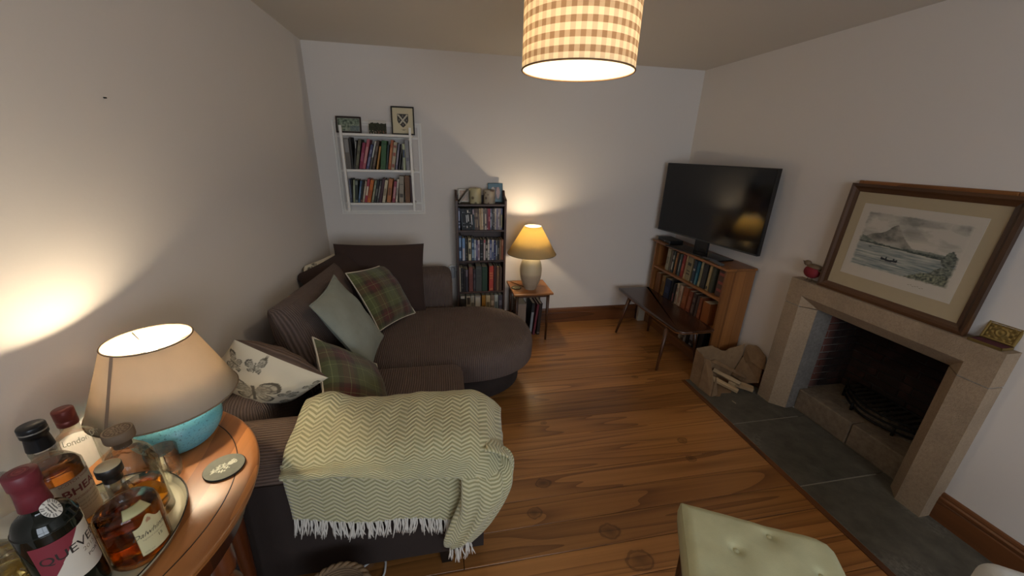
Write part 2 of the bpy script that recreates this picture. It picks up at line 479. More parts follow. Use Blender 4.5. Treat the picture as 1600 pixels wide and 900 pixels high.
def m_slate():
    t = NT('slate_hearth'); p = t.pos()
    a = t.noise(p, 9, 5, 0.65); b = t.noise(p, 2.6, 4, 0.6, 0.6); d = t.noise(p, 70, 3, 0.7)
    col = t.ramp(a, [(0.3, hx('#434038')), (0.7, hx('#625d52'))])
    ch = t.math('MULTIPLY', t.ramp(b, [(0.52, (0, 0, 0, 1)), (0.68, (1, 1, 1, 1))]), t.ramp(d, [(0.38, (0, 0, 0, 1)), (0.75, (1, 1, 1, 1))]))
    col = t.mix(t.math('MULTIPLY', ch, 0.8), col, hx('#8c887e'))
    t.P(Base_Color=col, Roughness=0.5); t.bump(a, 0.3, 0.006); return t.m
M_SLATE = m_slate()
M_KERB = m_stone('sooty_kerb_stone', '#7d6d5a', '#6a5b4a', '#3e3831', 30, 0.9, 0.4)
M_JAMB = m_stone('grey_jamb_stone', '#7d766e', '#69625b', '#57514b', 45, 0.9, 0.5)
M_MORTAR = m_stone('sooty_mortar', '#8e867c', '#6d665e', '#3a3632', 40, 0.95, 0.4)
M_IRON = plain('cast_iron', '#1e1d1c', 0.6, 0.6)
M_BLACK = plain('black_plastic', '#0f0f10', 0.35)
M_BRASS = plain('brass', '#8f7a48', 0.42, 0.75)
M_WHITEPL = plain('white_plastic', '#d8d8d6', 0.4)
M_PRINT = m_print('printed_paper'); M_PRINTC = m_print('printed_cloth', 0.95); M_PRINTG = m_print('printed_gloss', 0.35)
M_PAGES = plain('book_pages', '#cfc3a8', 0.9)
M_CLEAR = m_clear('clear_glass')
M_GREENGLASS = m_clear('dark_bottle_glass', (0.03, 0.045, 0.03, 1))
def cover(col):
    n = 'cover_'+col.lstrip('#')
    if n in MATS: return MATS[n]
    t = NT(n); c = hx(col)
    nz = t.noise(t.obj(), 45, 4, 0.7)
    t.P(Base_Color=t.mix(t.math('MULTIPLY', nz, 0.5), c, tuple(x*0.55 for x in c[:3])+(1,)), Roughness=0.55)
    MATS[n] = t.m; return t.m

# ================================================================== the room
floor = struct(MB().box((0, YB, -0.12), (W, 0, -0.03)).build('floor', plain('dark_underfloor', '#1c120a', 0.95)))
HX = 2.83                                        # front edge of the hearth
rr = random.Random(11)
y = 0.102
rows = []
while y > YB:
    rows.append(y); y -= 0.144
k = 0
for r in rows:
    y1 = min(r, -0.0); y0 = max(r-0.144, YB)
    if y1-y0 < 0.02: continue
    xs = [0.0]
    if abs((r-0.144)+1.158) < 0.02 or abs((r-0.144)+1.59) < 0.02 or abs((r-0.144)+2.022) < 0.02: cuts = [1.693]
    else:
        j = round((0.102-r)/0.144); cuts = [[0.62, 2.75], [1.0], [0.35], [2.9], [0.8]][j % 5]
    xend = HX-0.035 if y0 < -1.20 and y1 > -3.1 else W
    xs = [0.0]+[c for c in cuts if c < xend-0.1]+[xend]
    for a, b in zip(xs[:-1], xs[1:]):
        g = 0.0014
        m = MB(); x0, x1, ya, yb = a+g, b-g, y0+g, y1-g; c = 0.0009
        m.add([(x0, ya, -0.03), (x1, ya, -0.03), (x1, yb, -0.03), (x0, yb, -0.03), (x0, ya, -c), (x1, ya, -c), (x1, yb, -c), (x0, yb, -c),
               (x0+c, ya+c, 0), (x1-c, ya+c, 0), (x1-c, yb-c, 0), (x0+c, yb-c, 0)],
              [(0,1,5,4),(1,2,6,5),(2,3,7,6),(3,0,4,7),(4,5,9,8),(5,6,10,9),(6,7,11,10),(7,4,8,11),(8,9,10,11)])
        m.build('floorboard', M_FLOOR, floor)

T = 0.12
struct(MB().box((-T, YB-T, 0-0.12), (0, T, H)).build('wall_left', M_WALL))
struct(MB().box((0, 0, -0.12), (W+T, T, H)).build('wall_back', M_WALL))
FY0, FY1, FZ = -2.47, -1.46, 0.90                # hole for the fireplace in the right wall
wr = MB(); wr.box((W, FY1, -0.12), (W+T, 0, H)); wr.box((W, YB-T, -0.12), (W+T, FY0, H)); wr.box((W, FY0, FZ), (W+T, FY1, H))
struct(wr.build('wall_right', M_WALL))
wf = MB(); wf.box((0, YB-T, -0.12), (WIN[0], YB, H)); wf.box((WIN[1], YB-T, -0.12), (W, YB, H))
wf.box((WIN[0], YB-T, -0.12), (WIN[1], YB, WIN[2])); wf.box((WIN[0], YB-T, WIN[3]), (WIN[1], YB, H))
struct(wf.build('wall_front', M_WALL))
struct(MB().box((-T, YB-T, H), (W+T, T, H+0.1)).build('ceiling', M_CEIL))
win = MB()
fw = 0.05
for a, b in (((WIN[0], WIN[2]), (WIN[0]+fw, WIN[3])), ((WIN[1]-fw, WIN[2]), (WIN[1], WIN[3])), ((WIN[0]+fw, WIN[2]), (WIN[1]-fw, WIN[2]+fw)), ((WIN[0]+fw, WIN[3]-fw), (WIN[1]-fw, WIN[3]))):
    win.box((a[0], YB-0.09, a[1]), (b[0], YB-0.03, b[1]))
mid = (WIN[0]+WIN[1])/2; win.box((mid-0.02, YB-0.08, WIN[2]+fw), (mid+0.02, YB-0.04, WIN[3]-fw))
w1 = struct(win.build('window_1', M_TRIMW))
MB().box((WIN[0]-0.05, YB-0.03, WIN[2]-0.03), (WIN[1]+0.05, YB+0.12, WIN[2])).build('window_sill', M_TRIMW, w1)

def skirt(name, p0, p1, nrm, mat):
    """baseboard with a moulded top running from p0 to p1, projecting along nrm"""
    prof = [(0, 0), (0.02, 0), (0.02, 0.105), (0.0175, 0.11), (0.0185, 0.118), (0.0185, 0.128), (0.012, 0.135), (0.013, 0.141), (0.009, 0.152), (0.004, 0.156), (0, 0.156)]
    m = MB(); vs = []
    for p in (p0, p1):
        for d, z in prof: vs.append((p[0]+nrm[0]*d, p[1]+nrm[1]*d, z))
    n = len(prof); fs = [(i, i+1, n+i+1, n+i) for i in range(n-1)]+[tuple(range(n)), tuple(range(2*n-1, n-1, -1))]
    m.add(vs, fs); return struct(m.build(name, mat))
skirt('baseboard_back', (0.0, 0), (W, 0), (0, -1), M_SKIRT)
skirt('baseboard_left', (0, YB), (0, -0.02), (1, 0), M_SKIRTY)
skirt('baseboard_right', (W, -2.478), (W, YB), (-1, 0), M_SKIRTY)
skirt('baseboard_right_far', (W, -0.02), (W, -1.442), (-1, 0), M_SKIRTY)

# moulded rectangle on the back wall (a blocked-up hatch)
fr = MB()
def rectframe(m, x0, x1, z0, z1, w, y, d):
    m.bbox((x0, y-d, z0), (x0+w, y, z1), 0.002); m.bbox((x1-w, y-d, z0), (x1, y, z1), 0.002)
    m.bbox((x0+w, y-d, z0), (x1-w, y, z0+w), 0.002); m.bbox((x0+w, y-d, z1-w), (x1-w, y, z1), 0.002)
rectframe(fr, 0.143, 0.835, 1.13, 1.868, 0.016, 0, 0.012)
rectframe(fr, 0.159, 0.819, 1.146, 1.852, 0.018, 0, 0.006)
struct(fr.build('trim_1', M_TRIMW))

# ------------------------------------------------------------------ hearth
hearth = MB().box((HX, -3.1, -0.12), (W, -1.19, 0.0015)).box((W, -2.47, -0.12), (3.9, -1.46, -0.012)).build('trim_hearth', plain('pale_joint', '#8f8a7e', 0.9)); struct(hearth)
MB().bbox((HX-0.034, -3.1, -0.03), (HX-0.001, -1.19, 0.004), 0.003).build('hearth_edge_strip', M_SKIRTY, hearth)
for a, b in ((-1.712, -1.192), (-2.215, -1.718), (-3.1, -2.221)):
    MB().bbox((HX+0.001, a, -0.03), (3.40 if b < -1.5 and a > -2.3 else W-0.002, b, 0.004), 0.003).build('flagstone', M_SLATE, hearth)

MB().box((W-0.003, -1.7145, -0.03), (3.40, -1.60, 0.0035)).build('flagstone', M_SLATE, hearth)
MB().box((W-0.003, -2.32, -0.03), (3.40, -2.218, 0.0035)).build('flagstone', M_SLATE, hearth)
# ------------------------------------------------------------------ fireplace
fp = thing('fireplace', 'pale sandstone fireplace surround with open brick hearth', 'fireplace', (3.30, -1.96, 0))
fp['kind'] = 'structure'
def fpb(mb, name, mat):
    o = mb.build(name, mat); o.parent = fp; o.matrix_parent_inverse = Matrix.Translation((-3.30, 1.96, 0)); return o
XF, XC, XJ = 3.26, 3.33, 3.345
def leg(y_out, y_in, s):
    # plan: front face, 45 degree chamfer, jamb; s = +1 for the far leg
    poly = [(XF, y_out), (XF, y_in+s*0.07), (XC, y_in), (3.47, y_in), (3.47, y_in+s*0.02), (W+0.0, y_in+s*0.02), (W, y_out)]
    if s > 0: poly = poly[::-1]
    poly = poly[::-1] if False else poly
    area = sum(a[0]*b[1]-b[0]*a[1] for a, b in zip(poly, poly[1:]+poly[:1]))
    if area < 0: poly = poly[::-1]
    return MB().prism(poly, 0.004, 0.762)
fpb(leg(-1.448, -1.62, 1), 'jamb_stone', M_STONE)
fpb(leg(-2.478, -2.30, -1), 'jamb_stone', M_STONE)
# inner grey faces of the jambs
fpb(MB().box((3.335, -1.6215, 0.004), (3.468, -1.619, 0.775)), 'jamb_facing', M_JAMB)
# lintel: chamfered along the lower front edge between the legs, cut like a shallow block
li = MB(); y0, y1, yi0, yi1 = -2.478, -1.448, -2.30, -1.62
zt, zb, zc = 0.935, 0.768, 0.838
li.add([(XF, y1, zb), (XF, y1, zt), (XF, y0, zt), (XF, y0, zb), (XF, yi0-0.07, zb), (XF, yi0-0.07, zc), (XF, yi1+0.07, zc), (XF, yi1+0.07, zb),
        (XC, yi1, zb), (XC, yi0, zb), (W, y1, zb), (W, y1, zt), (W, y0, zt), (W, y0, zb), (3.47, yi1, zb), (3.47, yi0, zb), (XC, yi1, zb+0.0), (XC, yi0, zb+0.0)],
       [(0, 7, 6, 1), (6, 5, 2, 1), (5, 4, 3, 2), (7, 8, 6), (4, 5, 9), (6, 8, 9, 5), (8, 14, 15, 9), (1, 2, 12, 11), (10, 0, 1, 11), (3, 13, 12, 2), (0, 10, 14, 8, 7), (4, 9, 15, 13, 3), (10, 11, 12, 13, 15, 14)])
fpb(li, 'lintel_stone', M_STONE)
fpb(MB().box((XF+0.003, -1.552, 0.7615), (W-0.002, -1.45, 0.7685)), 'mortar_joint', M_MORTAR); fpb(MB().box((XF+0.003, -2.476, 0.7615), (W-0.002, -2.368, 0.7685)), 'mortar_joint', M_MORTAR)
# raised kerb: two stones across the opening and a top strip
for a, b in ((-1.985, -1.622), (-2.298, -1.989)):
    fpb(MB().bbox((3.40, a, 0.0), (3.50, b, 0.158), 0.008, 2), 'kerb_stone', M_KERB)
fpb(MB().box((3.50, -2.34, 0.0), (3.80, -1.56, 0.145)), 'fire_floor', M_KERB)
# brick sides and back, each brick its own piece; sooty, with shade painted in towards the back
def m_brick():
    t = NT('soot_shade_brick'); p = t.pos(); s = t.sep(p)
    soot_shade = t.math('MULTIPLY', t.math('SUBTRACT', s[0], 3.480), 9.0, clamp=True)     # sooty coat plus the unlit depth, painted as one ramp
    soot_shade = t.math('ADD', soot_shade, t.math('MULTIPLY_ADD', t.noise(p, 9, 3), 0.8, -0.4), clamp=True)
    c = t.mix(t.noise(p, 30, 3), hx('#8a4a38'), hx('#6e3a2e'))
    c = t.mix(t.rnd(), c, hx('#7a5046')); c = t.mix(t.math('MULTIPLY', soot_shade, 0.93), c, hx('#17120f'))
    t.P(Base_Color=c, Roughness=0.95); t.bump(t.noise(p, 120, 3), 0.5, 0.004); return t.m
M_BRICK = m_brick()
t = NT('soot_shade_mortar'); p = t.pos(); s = t.sep(p)
k = t.math('MULTIPLY', t.math('SUBTRACT', s[0], 3.480), 5.0, clamp=True); k = t.math('ADD', k, t.math('MULTIPLY_ADD', t.noise(p, 11, 3), 0.6, -0.3), clamp=True)  # mortar darkens inwards too: sooty, with the firebox shade painted in
t.P(Base_Color=t.mix(k, hx('#8e867c'), hx('#1f1b18')), Roughness=0.95); t.bump(t.noise(p, 90, 3), 0.4, 0.004); M_SOOTSHADE = t.m
cz, ch = 0.15, 0.0555
for r in range(11):
    z0 = cz+r*ch; off = 0.0 if r % 2 else -0.11
    # far side (faces the camera): runs in x from 3.47 to 3.80
    x = 3.472; first = True
    while x < 3.80:
        x1 = x+(0.055 if (first and r % 2) else 0.11); x1b = min(x1, 3.80)
        d = rr.uniform(-0.003, 0.003)
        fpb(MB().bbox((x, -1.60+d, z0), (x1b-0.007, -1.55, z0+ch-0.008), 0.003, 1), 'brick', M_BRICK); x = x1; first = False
    yy = -1.58 if r % 2 else -1.52
    while yy > -2.36:
        y2 = yy-0.2; a, b = max(y2+0.008, -2.34), min(yy, -1.57)
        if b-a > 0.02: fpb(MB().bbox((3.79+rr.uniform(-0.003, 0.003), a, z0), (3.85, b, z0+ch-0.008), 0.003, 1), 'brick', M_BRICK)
        yy = y2
fpb(MB().box((3.471, -1.593, 0.14), (3.80, -1.54, 0.765)).box((3.798, -2.36, 0.14), (3.87, -1.54, 0.765)), 'brick_mortar', M_SOOTSHADE)
fpb(MB().box((3.471, -2.36, 0.0), (3.80, -2.31, 0.765)), 'side_lining', m_stone('soot_lining', '#2a2624', '#1d1a18', '#15120f', 30))
fpb(MB().box((3.471, -2.36, 0.765), (3.87, -1.54, 0.9)), 'flue_cover', M_IRON)
# iron fire basket
gr = thing('fire_grate', 'blackened cast iron grate lying in the fireplace opening', 'grate', (3.60, -1.98, 0.145))
GP = Matrix.Translation((-3.60, 1.98, -0.145))
M_SLAT = plain('catchlight_iron', '#4a443c', 0.5, 0.5)  # slats paler than the bars: the light they catch is painted in
def gb(mb, name):
    o = mb.build(name, M_IRON); o.parent = gr; o.matrix_parent_inverse = GP; return o
arc = [(3.66-0.135*math.sin(PI*t/14), -1.72-0.52*t/14) for t in range(15)]
for z in (0.17, 0.205, 0.24):
    gb(MB().tube([(x, y, z) for x, y in arc], 0.007, 6), 'front_bar')
for yv in (-1.72, -2.24):
    gb(MB().tube([(3.66, yv, 0.145), (3.66, yv, 0.27), (3.655, yv, 0.285)], 0.009, 6), 'grate_post')
gb(MB().tube([(3.55, -1.86, 0.145), (3.55, -1.86, 0.2)], 0.009, 6), 'foot'); gb(MB().tube([(3.55, -2.1, 0.145), (3.55, -2.1, 0.2)], 0.009, 6), 'foot')
gb(MB().tube([(3.75, -1.72, 0.235), (3.75, -2.24, 0.235)], 0.008, 6), 'rear_bar')
for i in range(13):
    yv = -1.745-0.04*i; xf = 3.66-0.135*math.sin(PI*(yv+1.72)/-0.52)
    gb(MB().box((xf+0.004, yv-0.009, 0.226), (3.75, yv+0.009, 0.238)), 'grate_slat').data.materials[0] = M_SLAT
for xx in (3.62, 3.68):
    gb(MB().box((xx-0.006, -2.2, 0.224), (xx+0.006, -1.76, 0.236)), 'cross_bar')
ash = MB().grid(lambda u, v: (3.58+0.19*u, -2.2+0.44*v, 0.146+0.07*math.sin(PI*u)*math.sin(PI*v)*(0.7+0.6*noise.noise(Vector((u*6, v*9, 1))))), 14, 24)
tag(ash.build('ash', m_stone('grey_ash', '#857a6c', '#5c544a', '#3a3632', 60)), 'heap of grey ash under the iron grate', 'ash', kind='stuff')

# ================================================================== corner sofa
sofa = thing('corner_sofa', 'dark brown corduroy corner sofa with rounded chaise end against the back wall', 'sofa')
SZ = 0.44
def chaise_outline(x0, cx, cy, a, b, n=26, p=2.3):
    pts = [(x0, cy-b), (cx*0.5+x0*0.5, cy-b)]
    for i in range(n+1):
        t = -PI/2+PI*i/n; c, s_ = math.cos(t), math.sin(t)
        pts.append((cx+a*abs(c)**(2/p), cy+b*math.copysign(abs(s_)**(2/p), s_)))
    pts += [(cx*0.5+x0*0.5, cy+b), (x0, cy+b)]
    return pts
def rim(r, z0, z1, n=5, rb=None):
    rb = rb if rb is not None else r*0.5; out = []
    for i in range(n+1): t = PI/2*i/n; out.append((rb*(1-math.sin(t)), z0+rb*(1-math.cos(t))))
    for i in range(n+1): t = PI/2*i/n; out.append((r*(1-math.cos(t)), z1-r+r*math.sin(t)))
    out += [(r+0.05, z1+0.004), (r+0.12, z1+0.007)]
    return out
slab(MB(), chaise_outline(0.24, 1.10, -0.94, 0.50, 0.45), rim(0.07, 0.27, 0.452, rb=0.02)).build('chaise_cushion', M_CORD, sofa)
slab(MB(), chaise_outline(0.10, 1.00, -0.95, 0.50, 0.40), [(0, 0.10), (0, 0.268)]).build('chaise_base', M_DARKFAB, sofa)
softbox(MB(), (0.22, -1.985, 0.255), (1.058, -1.385, 0.445), 0.06, 10, 4, (0, 0, 0.018)).build('seat_cushion', M_CORD, sofa)
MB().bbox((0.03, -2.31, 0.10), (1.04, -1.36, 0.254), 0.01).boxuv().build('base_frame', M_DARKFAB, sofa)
softbox(MB(), (0.03, -2.32, 0.255), (1.10, -2.0, 0.645), 0.10, 8, 5, (0, 0, 0.012)).build('arm', M_CORDX, sofa)
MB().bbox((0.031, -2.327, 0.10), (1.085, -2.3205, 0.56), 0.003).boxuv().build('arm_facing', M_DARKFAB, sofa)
softbox(MB(), (0.02, -2.0, 0.10), (0.21, -0.13, 0.67), 0.06, 6, 4).build('side_back', M_CORD, sofa)
softbox(MB(), (0.02, -0.46, 0.10), (1.04, -0.13, 0.70), 0.07, 8, 4).build('rear_back', M_CORD, sofa)
for (fx, fy) in ((0.93, -2.28), (0.08, -2.28), (1.46, -0.95), (1.1, -1.27), (0.1, -0.2), (0.97, -0.2)):
    m = MB(); m.add([(fx-.022, fy-.022, 0), (fx+.022, fy-.022, 0), (fx+.022, fy+.022, 0), (fx-.022, fy+.022, 0), (fx-.032, fy-.032, .102), (fx+.032, fy-.032, .102), (fx+.032, fy+.032, .102), (fx-.032, fy+.032, .102)],
          [(0,3,2,1),(4,5,6,7),(0,1,5,4),(1,2,6,5),(2,3,7,6),(3,0,4,7)]); m.build('foot', M_BLACK, sofa)

# ------------------------------------------------------------------ cushions
def pillow_mb(w, h, t, n=22, seed=0, sag=0.0, ear=0.05, wob=0.008, col=None, pw=0.55, back_mi=1):
    mb = MB()
    def surf(sg):
        def fn(u, v):
            a, b = 2*u-1, 2*v-1
            x = w/2*a*(1-ear*(1-b*b)*abs(a)**2); z = h/2*b*(1-ear*(1-a*a)*abs(b)**2)
            d = t/2*(max(0, (1-a*a)*(1-b*b)))**pw
            d *= 1+sag*(-b)
            nz = noise.noise(Vector((a*2.2+seed, b*2.2, sg*3+seed)))*wob + noise.noise(Vector((a*5+seed, b*5, sg*5)))*wob*0.5
            k = (1-a*a)*(1-b*b)
            return Vector((x, -sg*(d+nz*min(1, k*4)), z))
        return fn
    mb.grid(surf(1), n, n, 0, lambda u, v: (u*w, v*h), col)
    mb.grid(surf(-1), n, n, back_mi, lambda u, v: (u*w, v*h), (lambda u, v: (1, 1, 0.999, 1)) if col else None, flip=True)
    return mb, surf
def cushion(name, label, c, u, v, w, h, t, mf, mbk=None, seed=0, piping=None, n=22, col=None, group=None, **kw):
    mb, sf = pillow_mb(w, h, t, n, seed, col=col, **kw)
    M = frame(c, u, v)
    Mi = M.inverted()
    for k_, q in enumerate(mb.v):       # flattened where it presses against the left wall
        p = M @ Vector(q)
        if p.x < 0.008: mb.v[k_] = tuple(Mi @ Vector((0.008, p.y, p.z)))
    o = mb.build(name, [mf, mbk or mf], mat4=M)
    tag(o, label, 'cushion', group)
    if piping:
        f = sf(1); pts = []
        for i in range(n): pts.append(f(i/n, 0))
        for i in range(n): pts.append(f(1, i/n))
        for i in range(n): pts.append(f(1-i/n, 1))
        for i in range(n): pts.append(f(0, 1-i/n))
        p = MB().tube(pts, 0.0045, 5, closed=True).build('piping', piping); p.parent = o
    return o
# loose back cushions of the sofa
cushion('back_cushion', 'large wide brown corduroy back cushion slumped against the left wall', (0.235, -1.16, 0.672), (0.06, 1, -0.05), (-0.27, 0.02, 0.96), 0.98, 0.50, 0.24, M_CORD, seed=2, ear=0.02, wob=0.02, pw=0.35)
cushion('back_cushion', 'flat square dark velvet back cushion standing upright on the chaise', (0.49, -0.535, 0.705), (1, 0.0, -0.012), (0.0, 0.20, 0.98), 0.665, 0.56, 0.13, M_VELVET, seed=5, ear=0.045, wob=0.008, pw=0.3)
cushion('throw_cushion', 'dark velvet cushion tilted in the sofa corner behind the sage cushion', (0.245, -0.70, 0.745), (0.52, 0.80, 0.18), (-0.62, 0.30, 0.72), 0.47, 0.42, 0.15, M_VELVET, seed=7, ear=0.05)
# tweed and sage
cushion('plaid_cushion', 'green and maroon plaid tweed cushion leaning by the upright velvet cushion', (0.53, -0.76, 0.665), (0.473, 0.874, -0.111), (-0.46, 0.352, 0.816), 0.45, 0.45, 0.15, M_PLAID, M_CREAM, 3, M_CREAM, ear=0.06)
cushion('sage_cushion', 'plain sage green velvet cushion leaning between two plaid cushions', (0.43, -1.335, 0.715), (0.493, 0.035, -0.869), (0.051, 0.996, 0.069), 0.50, 0.41, 0.13, M_SAGE, M_SAGE, 9, M_SAGE, ear=0.07)
cushion('plaid_cushion', 'plaid tweed cushion with cream back, lying low behind the throw', (0.514, -1.764, 0.592), (0.577, 0.45, -0.68), (-0.30, 0.85, 0.31), 0.42, 0.42, 0.15, M_PLAID, M_CREAM, 13, M_CREAM, ear=0.06)

# butterfly print
CRM, INK = hx('#cfc5ae'), hx('#4d463a')
def butterfly(px, py, cx, cy, s, rot):
    """ink density of one engraved butterfly at (px, py)"""
    x, y = px-cx, py-cy; c, q = math.cos(rot), math.sin(rot); x, y = (x*c+y*q)/s, (-x*q+y*c)/s
    ax = abs(x)
    if ax < 0.06 and abs(y) < 0.5: return 0.9
    a = math.atan2(y, ax); r = math.hypot(ax, y)
    lim = 0
    if -0.1 < a < 1.25: lim = 1.05*math.sin((a+0.1)/1.35*PI)**0.35
    if -1.25 < a < -0.12: lim = max(lim, 0.78*math.sin((a+1.25)/1.13*PI)**0.4)
    if r < lim:
        e = r/lim
        if e > 0.86: return 0.95
        veins = abs(math.sin(a*9)) < 0.22
        if veins: return 0.85
        if 0.62 < e < 0.7: return 0.75
        return 0.42+0.25*noise.noise(Vector((x*9, y*9, cx*30)))
    return 0
FLY = [(0.20, 0.245, 0.125, 0.5), (0.335, 0.30, 0.046, 2.9), (0.055, 0.345, 0.055, 1.9), (0.36, 0.17, 0.06, 1.2), (0.07, 0.18, 0.06, -0.7), (0.13, 0.385, 0.045, 0.4), (0.40, 0.37, 0.04, 1.0), (0.20, 0.05, 0.07, 2.4), (0.41, 0.06, 0.05, 0.4)]
def flycol(u, v):
    x, y = u*0.43, v*0.43; k = 0
    for f in FLY: k = max(k, butterfly(x, y, *f))
    return tuple(a*(1-k)+b*k for a, b in zip(CRM, INK))
cushion('butterfly_cushion', 'cream cushion printed with sepia butterflies, leaning on the near sofa arm', (0.205, -1.905, 0.755), (0.262, 0.06, -0.22), (0.25, -0.52, 0.79), 0.37, 0.40, 0.20, M_PRINTC, M_CORDX, 17, None, n=110, col=flycol, ear=0.06)
cushion('butterfly_cushion', 'butterfly print cushion mostly hidden behind the dark corner cushions', (0.15, -0.60, 0.70), (0.55, 0.80, 0.1), (-0.25, 0.30, 0.92), 0.42, 0.42, 0.10, M_PRINTC, M_CORDX, 21, None, n=50, col=flycol)

# ------------------------------------------------------------------ herringbone throw
throw = thing('throw_blanket', 'pale green herringbone wool throw with white fringe draped over sofa arm', 'throw')
def interp(tbl, t):
    t = max(0, min(1, t))*(len(tbl)-1); i = min(int(t), len(tbl)-2); f = t-i
    p0, p1, p2, p3 = tbl[max(i-1, 0)], tbl[i], tbl[i+1], tbl[min(i+2, len(tbl)-1)]
    return [0.5*((2*b)+(c-a)*f+(2*a-5*b+4*c-d)*f*f+(-a+3*b-3*c+d)*f**3) for a, b, c, d in zip(p0, p1, p2, p3)]
def nz3(x, y, s): return noise.noise(Vector((x, y, s)))
# upper fold: from the seat side over the arm, hanging to a straight fold line
UP = [(-1.90, 0.475), (-1.965, 0.56), (-2.005, 0.655), (-2.08, 0.685), (-2.19, 0.688), (-2.29, 0.672), (-2.352, 0.635), (-2.370, 0.60), (-2.378, 0.558)]
def upper(u, v):
    y, z = interp(UP, v)
    x0, x1 = 0.392+0.016*v*v, 1.185+0.02*math.sin(v*6+1)-0.09*max(0, (v-0.6)/0.4)**2
    x = x0+(x1-x0)*u
    hem = max(0, (v-0.72)/0.28)
    z += hem*(0.085*(1-u)-0.02*u)
    lf = max(0, 1-u/0.16); z += 0.045*math.exp(-((u-0.10)/0.09)**2-((v-0.28)/0.14)**2); 
    e = max(0, (u-0.78)/0.22)
    z -= (0.10+0.05*v)*e**2; y += -0.025*e*e*v
    k = 0.010*nz3(x*6, v*5, 1)+0.007*nz3(x*15, v*9, 2)
    fold = 0.008*math.sin(x*17+v*4)*hem
    return Vector((x, y-abs(k)*0.6*hem-0.006*hem+fold*0.6-0.003, z+k*(1-hem)+0.003))
m = MB().grid(upper, 80, 56, 0, lambda u, v: (u*0.80, v*0.62))
o = m.build('upper_layer', M_THROW, throw); sm = o.modifiers.new('t', 'SOLIDIFY'); sm.thickness = 0.007; sm.offset = -1
def lower(u, v):
    x = 0.395+0.61*u; zt = 0.66-0.1*u; zb = 0.408-0.115*u
    z = zt+(zb-zt)*v
    k = 0.010*math.sin(x*15+2*v)*v+0.008*nz3(x*7, z*6, 4)
    return Vector((x, -2.338-0.006*v+k*0.8, z))
o = MB().grid(lower, 50, 24, 0, lambda u, v: (u*0.58, -v*0.22)).build('lower_layer', M_THROW, throw)
sm = o.modifiers.new('t', 'SOLIDIFY'); sm.thickness = 0.006; sm.offset = -1
# bunched end hanging off the front corner of the arm
BN = [(1.07, -2.300, 0.585, 0.07, 0.04), (1.085, -2.335, 0.56, 0.095, 0.055), (1.09, -2.372, 0.50, 0.095, 0.055), (1.07, -2.385, 0.42, 0.085, 0.050), (1.035, -2.385, 0.33, 0.075, 0.045), (1.00, -2.380, 0.255, 0.066, 0.040), (0.985, -2.375, 0.222, 0.055, 0.034)]
def bunch(u, v):
    x, y, z, rx, ry = interp(BN, v); a = 2*PI*u
    f = 1+0.13*math.sin(5*a+v*5)+0.07*math.sin(9*a-v*3)+0.1*nz3(math.cos(a)*2, math.sin(a)*2+v*4, 6)
    cap = 1 if v > 0.06 else (v/0.06)**0.5
    return Vector((x+rx*f*cap*math.cos(a), y+ry*f*cap*math.sin(a), z+0.02*math.sin(a*2+v*4)))
MB().grid(bunch, 48, 40, 0, lambda u, v: (u*0.5, -v*0.5)).build('gathered_end', M_THROW, throw)
# end of the arm: layer hanging over the outer end towards the floor side
def endlayer(u, v):
    y = -2.36+0.33*u; x = 1.085+0.10*math.sin(min(1, v*1.5)*PI/2)*(1-0.25*u) ; z = 0.635-0.03*u-0.13*v**1.3*(1-0.55*u)
    return Vector((x+0.008*nz3(y*9, v*5, 3)+0.006*math.sin(y*40), y, z-0.05*v*math.sin(PI*u)))
o = MB().grid(endlayer, 28, 24, 0, lambda u, v: (u*0.33, v*0.25)).build('end_layer', M_THROW, throw)
sm = o.modifiers.new('t', 'SOLIDIFY'); sm.thickness = 0.006
# fringe: each tassel a bundle of three strands, alike ones share meshes
def tassel_mesh(seed):
    r = random.Random(seed); m = MB()
    for s_ in range(3):
        dx, dy = r.uniform(-.010, .010), r.uniform(-.006, .006); L = r.uniform(.055, .078); b = r.uniform(-.012, .012)
        m.tube([(dx*.3, dy*.3, 0.004), (dx*.8, dy-.003, -L*.35), (dx+b*.6, dy-.004, -L*.7), (dx*1.2+b, dy-.002, -L)], [.0024, .0030, .0028, .0016], 5)
    return m
T0 = [tassel_mesh(s).build('tassel', M_FRINGE, throw) for s in range(6)]
rt = random.Random(5)
slots = []
for i in range(58):
    u = (i+0.5)/58; p = lower(u, 1.0); slots.append((p.x, p.y-0.004, p.z+0.003, rt.uniform(-.35, .35)))
for i in range(12):
    a = 2*PI*i/12; p = bunch(i/12, 1.0); slots.append((0.6*p.x+0.4*0.99, 0.6*p.y-0.4*2.388, p.z, rt.uniform(-.3, .3)))
for i in range(5):
    slots.append((1.125+0.004*i, -2.385+0.012*i, 0.43, rt.uniform(-.3, .3)))
for i, (x, y, z, a) in enumerate(slots):
    o = T0[i] if i < 6 else T0[i % 6].copy()
    if i >= 6: COL.objects.link(o); o.parent = throw
    o.location = (x, y, z); o.rotation_euler = (rt.uniform(-.1, .05), a*0.6, a)

